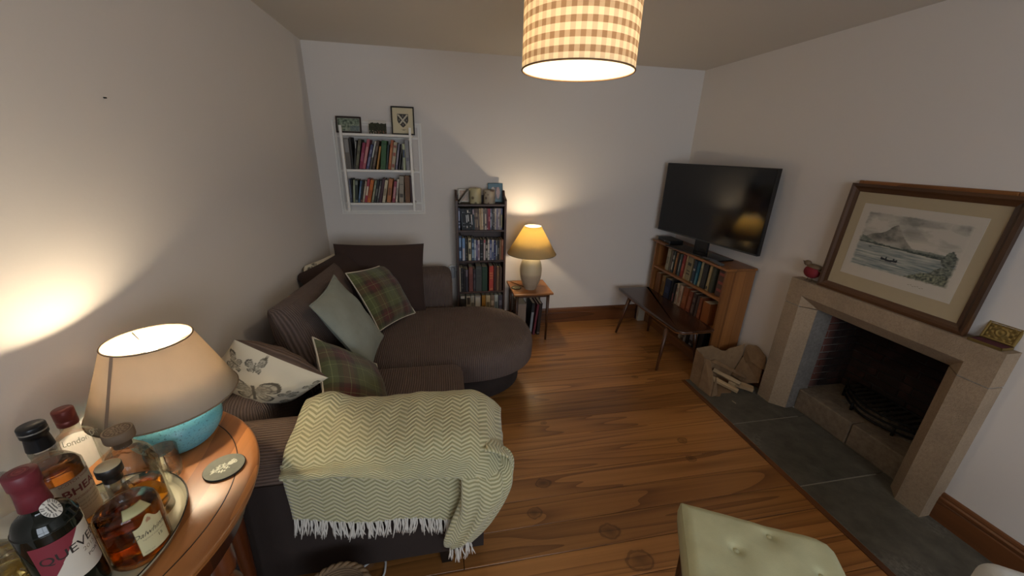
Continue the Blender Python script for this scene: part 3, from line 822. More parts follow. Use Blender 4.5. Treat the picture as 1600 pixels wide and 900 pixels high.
# ================================================================== lamps
def gingham(t):
    s = t.sep(t.uv())
    fx = t.math('FRACT', t.math('MULTIPLY', s[0], 38)); fz = t.math('FRACT', t.math('MULTIPLY', s[1], 1/0.040))
    a = t.math('GREATER_THAN', fx, 0.5); b = t.math('GREATER_THAN', fz, 0.52)
    th = t.noise(t.mapping(t.uv(), (30, 2200, 1)), 3, 2)
    k = t.math('ADD', t.math('MULTIPLY', a, 0.30), t.math('MULTIPLY', b, 0.55))
    k = t.math('ADD', k, t.math('MULTIPLY', t.math('SUBTRACT', th, 0.5), 0.25), clamp=True)
    return t.mix(k, hx('#efe4d2'), hx('#8c6a4c'))
M_GING = m_shade('gingham_shade', '#ffffff', 0.45, extra=gingham)
M_LINER = m_shade('shade_liner', '#f2e8d2', 0.45)
PX, PY, PZ, PR = 1.475, -1.94, 1.958, 0.205
pend = thing('pendant_light', 'hanging drum lampshade in brown and cream gingham checks', 'lamp', (PX, PY, PZ))
MB().lathe([(PR, 0.0), (PR, 0.14), (PR, 0.28)], 96).build('drum_shade', M_GING, pend)
MB().lathe([(PR-0.002, 0.002), (PR-0.002, 0.14), (PR-0.002, 0.278)], 96).build('shade_lining', M_LINER, pend)
ring = [(PR*math.cos(2*PI*i/64), PR*math.sin(2*PI*i/64), 0.0) for i in range(64)]
MB().tube(ring, 0.003, 6, closed=True).build('lower_hem', plain('hem_tape', '#7d5c3c', 0.8), pend)
MB().tube([(x, y, 0.28) for x, y, z in ring], 0.003, 6, closed=True).build('upper_hem', MATS['hem_tape'], pend)
m = MB()
for i in range(3):
    a = 2*PI*i/3; m.tube([(0.02*math.cos(a), 0.02*math.sin(a), 0.235), (PR*math.cos(a), PR*math.sin(a), 0.277)], 0.002, 5)
m.build('spider', M_WHITEPL, pend)
MB().lathe([(0.0, 0.19), (0.022, 0.19), (0.022, 0.245), (0.012, 0.26), (0.004, 0.262), (0.004, H-PZ-0.03), (0.045, H-PZ-0.028), (0.05, H-PZ)], 20).build('flex_and_rose', M_WHITEPL, pend)
def glow(name, strength, col):
    t = NT(name); t.P(Base_Color=(1, 1, 1, 1)); t.set(t.p.inputs['Emission Color'], col); t.set(t.p.inputs['Emission Strength'], strength); return t.m
M_BULB = glow('lit_bulb', 6.0, (1.0, 0.82, 0.55, 1))
def bulbmesh(parent, z, r=0.028, up=True):
    s = 1 if up else -1
    return MB().lathe([(0.0, z-s*r*1.1), (r*.7, z-s*r*.7), (r, z), (r*.75, z+s*r*.8), (r*.45, z+s*r*1.5), (r*.42, z+s*r*1.9)][::1 if up else 1], 16).build('bulb', M_BULB, parent)
bulbmesh(pend, 0.155)
bulb('pendant_bulb_light', (0, 0, 0.10), PENDANT_UP, pend, 0.03)

# near lamp on the demi-lune table
TZ = 0.86
LX, LY = 0.191, -2.408
lampA = thing('table_lamp', 'table lamp with speckled turquoise pebble base and wide tan cone shade', 'lamp', (LX, LY, TZ))
t = NT('turquoise_glaze'); p = t.obj()
sp = t.ramp(t.noise(p, 190, 3, 0.7), [(0.56, (0, 0, 0, 1)), (0.66, (1, 1, 1, 1))])
t.P(Base_Color=t.mix(t.math('MULTIPLY', sp, 0.75), t.mix(t.noise(p, 14, 3), hx('#569fb2'), hx('#74b6c2')), hx('#2c4c58')), Roughness=0.35); t.bump(t.noise(p, 95, 3), 0.15, 0.003)
M_TURQ = t.m
MB().lathe(lathe_path([(0.0, 0.0), (0.062, 0.0), (0.088, 0.018), (0.106, 0.055), (0.104, 0.085), (0.083, 0.115), (0.045, 0.136), (0.022, 0.142)], 5), 48).build('pebble_base', M_TURQ, lampA)
MB().lathe([(0.013, 0.138), (0.013, 0.16), (0.02, 0.165), (0.02, 0.225), (0.0, 0.226)], 16).build('lamp_holder', M_BRASS, lampA)
SA = 0.147                                            # bottom of shade above the table
M_TAN = m_shade('tan_shade', '#c9bba8', 0.36, '#cdbca6')
def coneshade(parent, r0, r1, z0, z1, mat, lining=None, n=80):
    o = MB().lathe([(r0, z0), ((r0+r1)/2, (z0+z1)/2), (r1, z1)], n).build('lamp_shade', mat, parent)
    sm = o.modifiers.new('t', 'SOLIDIFY'); sm.thickness = 0.0015; sm.offset = -1
    for rr_, zz in ((r0, z0), (r1, z1)):
        MB().tube([(rr_*math.cos(2*PI*i/64), rr_*math.sin(2*PI*i/64), zz) for i in range(64)], 0.0022, 5, closed=True).build('shade_rim', plain('rim_tape', '#7a6650', 0.7), parent)
    m = MB()
    for i in range(3):
        a = 2*PI*i/3+0.4; m.tube([(0.018*math.cos(a), 0.018*math.sin(a), z1-0.035), (r1*math.cos(a), r1*math.sin(a), z1-0.004)], 0.0016, 5)
    m.lathe([(0.02, z1-0.036), (0.022, z1-0.034), (0.02, z1-0.032)], 16); m.build('shade_carrier', M_WHITEPL, parent)
    return o
coneshade(lampA, 0.161, 0.091, SA, SA+0.18, M_TAN)
# seam strip of the shade
sa = math.radians(-104)
m = MB(); q = []
for r_, z_ in ((0.1625, SA+0.001), (0.0925, SA+0.179)):
    for da in (-0.045, 0.045): q.append((r_*math.cos(sa+da*0.161/r_*0.6), r_*math.sin(sa+da*0.161/r_*0.6), z_))
m.add(q, [(0, 1, 3, 2)]); m.build('shade_seam', plain('seam_tape', '#8d7a68', 0.8), lampA)
bulbmesh(lampA, SA+0.122, 0.026, False)
bulb('near_lamp_light', (0, 0, SA+0.130), LAMP_LEFT, lampA, 0.03)

# far lamp on the small side table
SX, SY, STZ = 1.755, -0.265, 0.485
lampB = thing('table_lamp', 'table lamp with ribbed stone-coloured egg base and yellow cone shade', 'lamp', (SX, SY, STZ))
t = NT('stone_glaze'); p = t.obj(); z = t.sep(p)[2]
c = t.ramp(t.math('DIVIDE', z, 0.32), [(0.0, hx('#a89680')), (0.42, hx('#b09e86')), (0.50, hx('#c4b596')), (1.0, hx('#cbbd98'))])  # upper part paler: the lamplight on top is put into the glaze colour
t.P(Base_Color=c, Roughness=0.5); t.bump(t.noise(p, 60, 3), 0.15, 0.003); M_EGG = t.m
prof = lathe_path([(0.0, 0.0), (0.05, 0.0), (0.056, 0.01), (0.078, 0.06), (0.094, 0.12), (0.100, 0.175), (0.094, 0.23), (0.075, 0.28), (0.045, 0.312), (0.022, 0.322)], 10)
prof = [(r+(0.0022*math.sin(z*2*PI/0.017) if 0.045 < z < 0.125 else 0), z) for r, z in prof]
MB().lathe(prof, 48).build('egg_base', M_EGG, lampB)
MB().lathe([(0.012, 0.32), (0.012, 0.35), (0.019, 0.355), (0.019, 0.48), (0.0, 0.481)], 16).build('lamp_holder', M_BRASS, lampB)
M_YEL = m_shade('yellow_shade', '#d8c79c', 0.55, '#f0da9c')
coneshade(lampB, 0.218, 0.075, 0.335, 0.578, M_YEL)
bulbmesh(lampB, 0.525, 0.026, False)
bulb('far_lamp_light', (0, 0, 0.535), LAMP_RIGHT, lampB, 0.03)
fx = MB().tube([(SX-0.05, SY+0.03, STZ+0.004), (SX-0.09, SY+0.10, STZ+0.004), (SX-0.13, -0.10, STZ+0.004), (SX-0.15, -0.06, STZ+0.003)], 0.003, 6).build('lamp_flex', plain('brown_flex', '#6b4a26', 0.5))
fx.parent = lampB; fx.matrix_parent_inverse = Matrix.Translation((-SX, -SY, -STZ))

# ================================================================== demi-lune table
TCX, TCY, TR = 0.02, -2.67, 0.444
tab = thing('demilune_table', 'polished half-round side table with turned legs against the left wall', 'table', (TCX, TCY, 0))
def half(r, n=48, x0=0.0): return [(x0, -r)]+[(r*math.cos(-PI/2+PI*i/n), r*math.sin(-PI/2+PI*i/n)) for i in range(n+1)]+[(x0, r)]
def halfrim(rs, z): return [(r, zz) for r, zz in zip(rs, z)]
pf = [(TR-0.03, -0.027), (TR-0.012, -0.026), (TR-0.004, -0.020), (TR-0.008, -0.014), (TR, -0.010), (TR, -0.004), (TR-0.005, 0.0), (TR-0.02, 0.0)]
m = MB().lathe(pf, 64, c=(0, 0, TZ), a0=-PI/2, a1=PI/2)
n = 64
topring = [(0.0+(TR-0.02)*math.cos(-PI/2+PI*i/n), (TR-0.02)*math.sin(-PI/2+PI*i/n), TZ) for i in range(n+1)]
m.add(topring, [tuple(range(n+1))]); botring = [(x*0.975, y_*0.975, TZ-0.027) for x, y_, _ in topring]; m.add(botring, [tuple(range(n, -1, -1))])
m.build('tabletop', M_TABLE, tab)
M_LINE = plain('inlay_line', '#2b1608', 0.4)
il = MB(); ri = TR-0.05
il.lathe([(ri-0.0013, 0.0), (ri-0.0013, 0.0006), (ri+0.0013, 0.0006), (ri+0.0013, 0.0)], 64, c=(0, 0, TZ), a0=-PI/2, a1=PI/2); il.build('inlay_line', M_LINE, tab)
MB().lathe([(TR-0.06, -0.11), (TR-0.045, -0.11), (TR-0.045, -0.027)], 48, c=(0, 0, TZ), a0=-PI/2, a1=PI/2).build('apron', M_TABLEDK, tab)
lp = lathe_path([(0.0, 0.0), (0.014, 0.0), (0.02, 0.02), (0.013, 0.05), (0.016, 0.12), (0.024, 0.36), (0.028, 0.52), (0.017, 0.555), (0.026, 0.575), (0.030, 0.60), (0.020, 0.625), (0.016, 0.64), (0.028, 0.66), (0.028, 0.75), (0.028, 0.835)], 4)
for a in (-82, 0, 52):
    r_ = TR-0.085
    MB().lathe(lp, 20, c=(max(0.035, r_*math.cos(math.radians(a))), r_*math.sin(math.radians(a)), 0)).build('leg', M_TABLEDK, tab)

# coaster with thistle
def blob(x, y, cx, cy, rx, ry, rot=0):
    dx, dy = x-cx, y-cy; c, q = math.cos(rot), math.sin(rot); a, b = (dx*c+dy*q)/rx, (-dx*q+dy*c)/ry
    return a*a+b*b < 1
def thistle(x, y):
    """x, y in -1..1; pale thistle print"""
    if blob(x, y, 0.02, 0.34, 0.17, 0.15): return True
    if blob(x, y, 0.02, 0.52, 0.22, 0.13) and (y < 0.52 or math.sin(x*40) > -0.3): return True
    if abs(x-0.05*math.sin(y*3)) < 0.035 and -0.72 < y < 0.3: return True
    for (cx, cy, rt_, L) in ((-0.2, -0.2, 2.3, 0.26), (0.22, -0.28, 0.8, 0.28), (-0.16, -0.5, 2.6, 0.22), (0.18, 0.02, 0.6, 0.2), (-0.16, 0.06, 2.4, 0.18)):
        dx, dy = x-cx, y-cy; a = dx*math.cos(rt_)+dy*math.sin(rt_); b = -dx*math.sin(rt_)+dy*math.cos(rt_)
        if abs(a) < L and abs(b) < 0.075*(1-abs(a)/L)*(1.2+math.sin(a*45)): return True
    return False
def disc(name, r, h, colf, edge, parent, mat_top, n=44, M=None):
    m = MB(); m.lathe([(0.0, 0.0), (r*0.97, 0.0), (r, h*0.3), (r, h*0.8), (r*0.975, h)], 48, 1, M=M)
    def fn(u, v):
        rr_ = r*0.975*v; a = 2*PI*u; p = Vector((rr_*math.cos(a), rr_*math.sin(a), h)); return M @ p if M else p
    m.grid(fn, 96, n, 0, colfn=lambda u, v: colf(v*math.cos(2*PI*u), v*math.sin(2*PI*u)))
    return m.build(name, [mat_top, edge], parent)
M_CORK = plain('black_cork', '#17130f', 0.9)
SL1, SL2, THC = hx('#6f7264'), hx('#5f6258'), hx('#c4c7b4')
def ccol(x, y):
    k = 0.5+0.5*noise.noise(Vector((x*4, y*4, 2)))
    return THC if thistle(x, y) else tuple(a*(1-k)+b*k for a, b in zip(SL1, SL2))
co = disc('coaster', 0.047, 0.006, ccol, M_CORK, None, M_PRINT); co.location = (0.365, -2.545, TZ+0.0002); co.rotation_euler = (0, 0, math.radians(-38))
tag(co, 'round slate coaster with pale thistle print near the table edge', 'coaster')

# ------------------------------------------------------------------ tray
tray = thing('tray', 'pale oval enamel tray with dark rim under the bottles', 'tray', (0.192, -2.755, TZ))
m = MB().lathe([(0.0, 0.001), (0.90, 0.001), (0.94, 0.004), (0.985, 0.020), (1.0, 0.021), (0.985, 0.016), (0.955, 0.0065), (0.90, 0.0055), (0.0, 0.0055)], 72, sx=0.172, sy=0.208)
m.build('tray_dish', plain('cream_enamel', '#c9c4a8', 0.3), tray)
MB().tube([(0.172*0.992*math.cos(2*PI*i/72), 0.208*0.992*math.sin(2*PI*i/72), 0.0212) for i in range(72)], 0.0016, 6, closed=True).build('dark_rim', plain('rim_black', '#20201c', 0.3, 0.3), tray)
BZ = TZ+0.0058

# ------------------------------------------------------------------ bottles
CAMA = lambda x, y: math.atan2(-3.447-y, 0.952-x)
def wrap_text(parent, mat, txt, size, r, z, ang, shear=0.0, name='lettering', bold=0.0, slope=0.0, rfn=None):
    vs, fs = text_tris(txt, size, shear, bold=bold)
    m = MB(); out = []
    for v in vs:
        zz = z+v.y+slope*v.x; rr_ = (rfn(zz) if rfn else r)
        a = ang+v.x/rr_; out.append((rr_*math.cos(a), rr_*math.sin(a), zz))
    m.add(out, fs); return m.build(name, mat, parent)
def label_patch(parent, r, z0, z1, ang, half, colf, nu=48, nv=40, name='paper_label', rfn=None, mat=None):
    def fn(u, v):
        z = z0+(z1-z0)*v; rr_ = rfn(z) if rfn else r; a = ang+(2*u-1)*half; return (rr_*math.cos(a), rr_*math.sin(a), z)
    return MB().grid(fn, nu, nv, 0, colfn=colf).build(name, mat or M_PRINT, parent)
INKD = plain('dark_ink', '#2a231e', 0.7); INKR = plain('red_ink', '#7c3a34', 0.7); INKG = plain('faded_ink', '#8a7c68', 0.7)

# port bottle
bx, by = 0.254, -2.828; A = CAMA(bx, by)
b1 = thing('bottle', 'dark green port bottle with red cap and red and cream label', 'bottle', (bx, by, BZ))
MB().lathe(lathe_path([(0.0, 0.004), (0.036, 0.0), (0.040, 0.006), (0.0405, 0.03), (0.0405, 0.165), (0.0395, 0.180), (0.033, 0.197), (0.0205, 0.208), (0.0185, 0.218), (0.0195, 0.228), (0.0175, 0.240), (0.0165, 0.272)], 4), 40).build('bottle_glass', plain('green_black_glass', '#0d1410', 0.06), b1)
MB().lathe([(0.0176, 0.218), (0.0205, 0.219), (0.0182, 0.245), (0.0180, 0.262), (0.0202, 0.264), (0.0202, 0.2885), (0.0192, 0.290), (0.0, 0.290)], 32).build('red_cap', plain('red_capsule', '#6e2630', 0.45), b1)
RED, CRL = hx('#7d2733'), hx('#cfc7b8')
LA = A+0.22
def portcol(u, v):
    x, y_ = u, v
    if x < 0.30+0.55*y_-0.30*(1-y_)*0: return RED if (y_ > 0.02) and (y_ > 1.15*x-0.12 or x < 0.1) else CRL
    return CRL
label_patch(b1, 0.0409, 0.060, 0.160, LA, 1.05, lambda u, v: RED if v > 0.12+1.35*u-0.10 or u < 0.06 else CRL, 90, 70)
wrap_text(b1, INKD, 'QUEVEDO', 0.0235, 0.0412, 0.118, LA+0.42, bold=0.0002)
wrap_text(b1, INKG, '2015', 0.0125, 0.0412, 0.104, LA+0.62)
wrap_text(b1, INKD, 'PORT', 0.0100, 0.0412, 0.088, LA+0.72)
def sealcol(u, v):
    d = math.hypot((u-0.5)*2, (v-0.58)*2.2)
    if d < 0.95 and 0.62 < d: return hx('#4d4a48') if math.sin(math.atan2(v-.58, u-.5)*22) > 0.2 else hx('#d8d4ca')
    if d < 0.5: return hx('#5a5754') if math.sin(u*40) > 0.1 else hx('#d8d4ca')
    return hx('#d8d4ca')
sa_ = A+0.50
def sealfn(u, v):
    a = 2*PI*u; x, y_ = 0.0125*v*math.cos(a), 0.016*v*math.sin(a); z = 0.212+y_; rr_ = 0.0206+max(0, 0.222-z)*0.5; b = sa_+x/rr_
    return (rr_*math.cos(b), rr_*math.sin(b), z)
MB().grid(sealfn, 48, 14, 0, colfn=lambda u, v: sealcol(0.5+0.5*v*math.cos(2*PI*u), 0.58+0.44*v*math.sin(2*PI*u))).build('paper_seal', M_PRINT, b1)
disc('cap_stamp', 0.012, 0.0006, lambda x, y: hx('#8a3a40') if 0.5 < math.hypot(x, y) < 0.7 or (abs(x) < 0.3 and abs(y) < 0.25) else hx('#6e2630'), MATS['red_capsule'], b1, M_PRINT, 12).location = (0, 0, 0.2901)

def clear_bottle(t, prof, liq_h, liq_col, wall=0.0035, n=40):
    pr = lathe_path(prof, 4)
    MB().lathe(pr, n).build('bottle_glass', M_CLEAR, t)
    if liq_h:
        inner = [(max(0.0, r-wall), max(z, 0.008)) for r, z in pr if z <= liq_h]
        rl = inner[-1][0]; inner = [(0.0, 0.008)]+inner[1:]+[(rl, liq_h), (0.0, liq_h)]
        MB().lathe(inner, n).build('liquid', liq_col, t)
M_AMBER = m_liquid('amber_whisky', '#c8741e'); M_PALE = m_liquid('pale_whisky', '#c9803a'); M_GOLD = m_liquid('golden_whisky', '#d08a24')
# whisky with black foil neck
bx, by = 0.165, -2.70; A = CAMA(bx, by)
b2 = thing('bottle', 'clear whisky bottle with black foil neck and cream label behind port', 'bottle', (bx, by, BZ))
clear_bottle(b2, [(0.0, 0.004), (0.037, 0.0), (0.0415, 0.006), (0.042, 0.03), (0.042, 0.165), (0.040, 0.185), (0.028, 0.204), (0.0185, 0.214), (0.0195, 0.232), (0.0165, 0.246), (0.015, 0.27)], 0.188, M_PALE)
MB().lathe([(0.0198, 0.238), (0.0172, 0.262), (0.0170, 0.268), (0.0195, 0.269), (0.0195, 0.288), (0.0185, 0.290), (0.0, 0.290)], 32).build('black_foil', plain('black_foil', '#191a1c', 0.3, 0.3), b2)
MB().lathe([(0.0197, 0.277), (0.0200, 0.2785), (0.0197, 0.280)], 32).build('silver_band', plain('silver_band', '#9a9892', 0.3, 0.7), b2)
label_patch(b2, 0.0424, 0.06, 0.165, A+0.55, 1.1, lambda u, v: hx('#bfae96') if (0.03 < v < 0.97) else hx('#8c6a58'), 40, 30)
wrap_text(b2, INKR, 'BHEAG', 0.024, 0.0428, 0.128, A+0.78, bold=0.0005)
wrap_text(b2, INKR, 'SCOTCH WHISKY', 0.0078, 0.0428, 0.156, A+0.62); wrap_text(b2, INKR, 'CONNOISSEURS BLEND', 0.0070, 0.0428, 0.115, A+0.70)
for q in range(3): wrap_text(b2, INKG, 'produce of scotland', 0.0062, 0.0428, 0.104-0.009*q, A+0.60)
# tall empty bottle, red screw cap
bx, by = 0.118, -2.59; A = CAMA(bx, by)
b3 = thing('bottle', 'clear bottle with copper red screw cap and embossed shoulder by the lamp', 'bottle', (bx, by, BZ))
clear_bottle(b3, [(0.0, 0.004), (0.038, 0.0), (0.042, 0.006), (0.0425, 0.05), (0.0425, 0.145), (0.040, 0.163), (0.027, 0.181), (0.0165, 0.193), (0.0155, 0.215), (0.0145, 0.245)], 0, None)
MB().lathe([(0.0165, 0.208), (0.0172, 0.209), (0.0172, 0.221), (0.0165, 0.222), (0.0175, 0.224), (0.0175, 0.246), (0.0165, 0.248), (0.0, 0.248)], 32).build('screw_cap', plain('copper_red_cap', '#74342c', 0.35, 0.4), b3)
wrap_text(b3, plain('embossing', '#b9bba8', 0.2), 'London Dry', 0.014, 0.04, 0.172, A+0.35, 0.3, 'embossed_script', rfn=lambda z: 0.0415-max(0, z-0.163)*0.75)
# cork-stoppered bottle at the picture's left edge
bx, by = 0.062, -2.715; A = CAMA(bx, by)
b4 = thing('bottle', 'clear square-shouldered bottle with pinkish cork stopper next to the wall', 'bottle', (bx, by, BZ))
clear_bottle(b4, [(0.0, 0.004), (0.034, 0.0), (0.038, 0.006), (0.038, 0.05), (0.038, 0.155), (0.036, 0.170), (0.024, 0.180), (0.0145, 0.188), (0.014, 0.205), (0.0135, 0.215)], 0, None)
MB().lathe([(0.0128, 0.198), (0.0128, 0.216), (0.0165, 0.217), (0.0165, 0.236), (0.0155, 0.238), (0.0, 0.238)], 28).build('cork_stopper', plain('pink_cork', '#8f5f50', 0.7), b4)
label_patch(b4, 0.0384, 0.05, 0.11, A+0.3, 0.9, lambda u, v: hx('#b8a890'), 8, 6)
# squat bottle with script label
bx, by = 0.311, -2.757; A = CAMA(bx, by)
b5 = thing('bottle', 'squat round bottle of amber whisky with black-edged cap and script label', 'bottle', (bx, by, BZ))
b5.scale = (0.94, 0.94, 1)
clear_bottle(b5, [(0.0, 0.004), (0.047, 0.0), (0.0515, 0.006), (0.0525, 0.04), (0.0525, 0.105), (0.050, 0.120), (0.040, 0.130), (0.023, 0.139), (0.0165, 0.150), (0.0155, 0.175), (0.0155, 0.200), (0.018, 0.204)], 0.119, M_AMBER)
MB().lathe([(0.0150, 0.19), (0.0150, 0.206), (0.0205, 0.207), (0.0205, 0.222), (0.0195, 0.224)], 32).build('stopper', plain('black_stopper', '#1d1a17', 0.4), b5)
MB().lathe([(0.0196, 0.2238), (0.019, 0.2250), (0.0, 0.2250)], 32).build('stopper_top', plain('cream_stopper_top', '#b7a888', 0.5), b5)
LC = hx('#c3b98e')
def dcol(u, v):
    edge = u < 0.02 or u > 0.98 or v < 0.02
    if math.hypot((u-0.5)*2.2, (v-0.86)*3.2) < 0.18: return hx('#a07a5c')
    return hx('#7a7048') if edge else LC
def drf(u, v):
    top = 0.092+0.020*math.exp(-((u-0.5)/0.2)**2)
    z = 0.022+(top-0.022)*v; a = A+0.42+(2*u-1)*0.52; return (0.0529*math.cos(a), 0.0529*math.sin(a), z)
MB().grid(drf, 44, 44, 0, colfn=dcol).build('paper_label', M_PRINT, b5)
wrap_text(b5, INKD, 'Dalwhinnie', 0.0155, 0.0532, 0.066, A+0.44, 0.45)
wrap_text(b5, INKG, 'highland single malt', 0.0052, 0.0532, 0.057, A+0.44); wrap_text(b5, INKD, '15', 0.0105, 0.0532, 0.045, A+0.62); wrap_text(b5, INKG, '43% vol', 0.0055, 0.0532, 0.027, A+0.15)
sh = lambda u, v: ((0.0505-0.018*v)*math.cos(A+0.25+(2*u-1)*0.5), (0.0505-0.018*v)*math.sin(A+0.25+(2*u-1)*0.5), 0.1205+0.0135*v)
MB().grid(sh, 24, 8, 0, colfn=lambda u, v: hx('#8b8455') if (u < .04 or u > .96 or v < .12 or v > .88) else hx('#d2cb9c')).build('shoulder_label', M_PRINT, b5)
# dimpled bottle with wooden stopper
bx, by = 0.268, -2.665; A = CAMA(bx, by)
b6 = thing('bottle', 'hammered glass whisky bottle with carved wooden stopper, half full', 'bottle', (bx, by, BZ))
pr = lathe_path([(0.0, 0.004), (0.040, 0.0), (0.0445, 0.008), (0.043, 0.05), (0.043, 0.10), (0.0445, 0.135), (0.0415, 0.160), (0.031, 0.180), (0.0185, 0.196), (0.0165, 0.205), (0.0165, 0.212)], 6)
m = MB(); n = 56; vs = []; fs = []
for j, (r_, z_) in enumerate(pr):
    for i in range(n):
        a = 2*PI*i/n; d = 0.0016*noise.noise(Vector((math.cos(a)*4.5, math.sin(a)*4.5, z_*95))) if 0.03 < z_ < 0.19 else 0
        rr_ = r_+d*1.3; vs.append((rr_*math.cos(a), rr_*math.sin(a), z_))
for j in range(len(pr)-1):
    for i in range(n): k = (i+1) % n; fs.append((j*n+i, j*n+k, (j+1)*n+k, (j+1)*n+i))
m.add(vs, fs, smooth=True); m.build('bottle_glass', M_CLEAR, b6)
inn = [(0.0, 0.012), (0.034, 0.012), (0.0395, 0.02), (0.0385, 0.05), (0.0385, 0.085), (0.0, 0.085)]
MB().lathe(inn, 40).build('liquid', M_GOLD, b6)
MB().lathe([(0.0150, 0.195), (0.0150, 0.212), (0.0245, 0.213), (0.0255, 0.216), (0.0255, 0.231), (0.0245, 0.2345)], 36).build('wooden_stopper', plain('stopper_wood', '#6e5a46', 0.7), b6)
disc('carved_top', 0.0246, 0.0010, lambda x, y: hx('#5b4836') if (0.78 < math.hypot(x, y) < 0.9 or (0.45 < math.hypot(x, y) < 0.72 and math.sin(math.atan2(y, x)*14) > 0) or (math.hypot(x, y) < 0.35 and math.sin(x*30)*math.sin(y*30) > 0)) else hx('#8a765e'), MATS['stopper_wood'], b6, M_PRINT, 24).location = (0, 0, 0.2345)
# tumbler between bottle and lamp
tum = thing('tumbler', 'small cut-glass tumbler between the hammered bottle and the turquoise lamp', 'glass', (0.236, -2.546, TZ+0.0002))
gp = [(0.0, 0.0), (0.027, 0.0), (0.029, 0.004), (0.0305, 0.03), (0.033, 0.082), (0.0318, 0.082), (0.0288, 0.03), (0.0265, 0.012), (0.0, 0.012)]
MB().lathe(gp, 40).build('tumbler_glass', M_CLEAR, tum)
m = MB()
for i in range(18):
    a = 2*PI*i/18; m.tube([(0.0295*math.cos(a), 0.0295*math.sin(a), 0.006), (0.0312*math.cos(a+.1), 0.0312*math.sin(a+.1), 0.034)], 0.0012, 4)
m.build('cut_facets', M_CLEAR, tum)
# cut-glass decanter at the edge of the tray
dec = thing('decanter', 'cut-glass decanter with golden glints at the tray end nearest the corner', 'decanter', (0.128, -2.815, BZ))
clear_bottle(dec, [(0.0, 0.004), (0.040, 0.0), (0.046, 0.008), (0.047, 0.06), (0.044, 0.085), (0.030, 0.105), (0.016, 0.118), (0.014, 0.15)], 0.05, m_liquid('straw_spirit', '#e0c070'))
m = MB()
for i in range(24):
    for s_ in (-1, 1):
        m.tube([(0.0475*math.cos(2*PI*(i+s_*t*1.5)/24), 0.0475*math.sin(2*PI*(i+s_*t*1.5)/24), 0.012+0.055*t) for t in (0, .33, .66, 1)], 0.0011, 4)
m.build('cut_facets', M_CLEAR, dec)
MB().lathe(lathe_path([(0.0, 0.148), (0.012, 0.15), (0.017, 0.156), (0.010, 0.163), (0.014, 0.172), (0.0, 0.186)], 4), 16).build('glass_stopper', M_CLEAR, dec)

# ================================================================== books
def book_mb(t, h, d, back=0.0):
    """spine on -y, standing on z=0, x from 0 to t; slots: cover, pages, band"""
    m = MB(); b = min(0.003, t*0.18)
    m.bbox((0, 0, 0), (t, b*1.2, h), 0.0012, 1, 0); m.box((0, b*0.8, 0), (b, d, h), 0); m.box((t-b, b*0.8, 0), (t, d, h), 0)
    m.box((b, b, 0.003), (t-b, d-0.004, h-0.004), 1)
    return m
ORD = ['first', 'second', 'third', 'fourth', 'fifth', 'sixth', 'seventh', 'eighth', 'ninth', 'tenth', 'eleventh', 'twelfth', 'thirteenth', 'fourteenth', 'fifteenth', 'sixteenth', 'seventeenth', 'eighteenth', 'nineteenth', 'twentieth', 'twenty-first', 'twenty-second', 'twenty-third', 'twenty-fourth', 'twenty-fifth', 'twenty-sixth']
def band(m, t, h, z0, z1, mi=2, inset=0.14):
    m.add([(t*inset, -0.0006, h*z0), (t*(1-inset), -0.0006, h*z0), (t*(1-inset), -0.0006, h*z1), (t*inset, -0.0006, h*z1)], [(0, 1, 2, 3)], mi)
def put_row(items, place, where, group, name='book', cat='book', word='book', depth=0.13, lean_k=1.0):
    """items: (offset along row, thickness, height, lean degrees, colour, band colour or None, colour words, bands)"""
    for i, (x, t, h, ln, col, bc, words, bands) in enumerate(items):
        if i+1 < len(items):           # neighbours touch but never run into each other
            a1, a2 = math.radians(ln*lean_k), math.radians(items[i+1][3]*lean_k); hm = min(h, items[i+1][2])
            t = min(t, max(0.007, (items[i+1][0]-x-0.0006)*math.cos(a1)-hm*max(0, math.tan(a1)-math.tan(a2))-(math.sin(max(0, -a2))*0.004)))
        m = book_mb(t, h, depth)
        for z0, z1 in bands: band(m, t, h, z0, z1)
        o = m.build(name, [cover(col), M_PAGES, cover(bc or col)])
        M, = (place(x),)
        a = math.radians(ln*lean_k)
        L = Matrix.Translation((0, 0, max(0, t*math.sin(a)) if a > 0 else 0)) @ Matrix.Rotation(a, 4, 'Y')
        o.matrix_world = M @ L
        tag(o, f'{words} {word}, {ORD[i]} from left {where}', cat, group)
B2 = [(0.12, 0.5), (0.62, 0.8)]; B1 = [(0.2, 0.75)]; B0 = []; BT = [(0.72, 0.95)]; BL = [(0.06, 0.14), (0.3, 0.7)]; BM = [(0.3, 0.62)]; BS = [(0.15, .2), (.3, .34), (.8, .84)]

# ------------------------------------------------------------------ white shelf on the back wall
shelf = thing('wall_shelf', 'white ladder-style wall shelf with two rows of books', 'shelf', (0.5, 0, 1.5))
SP = Matrix.Translation((-0.5, 0, -1.5))
def shb(mb, name, mat=M_TRIMW):
    o = mb.build(name, mat); o.parent = shelf; o.matrix_parent_inverse = SP; return o
for x0, x1 in ((0.240, 0.246), (0.750, 0.757)):
    shb(MB().bbox((x0-0.006, -0.186, 1.178), (x0+0.012, -0.168, 1.825), 0.002), 'upright')
for z in (1.772, 1.507, 1.247):
    shb(MB().bbox((0.236, -0.170, z-0.018), (0.764, -0.008, z), 0.002), 'shelf_board')
    shb(MB().bbox((0.172, -0.013, z-0.030), (0.806, -0.0, z-0.012), 0.002), 'wall_rail')
def on_shelf(z): return lambda x: Matrix.Translation((x, -0.160, z))
Zs = 1.5075
k = 0.000435
U = lambda zx: 0.252+(zx-230)*k
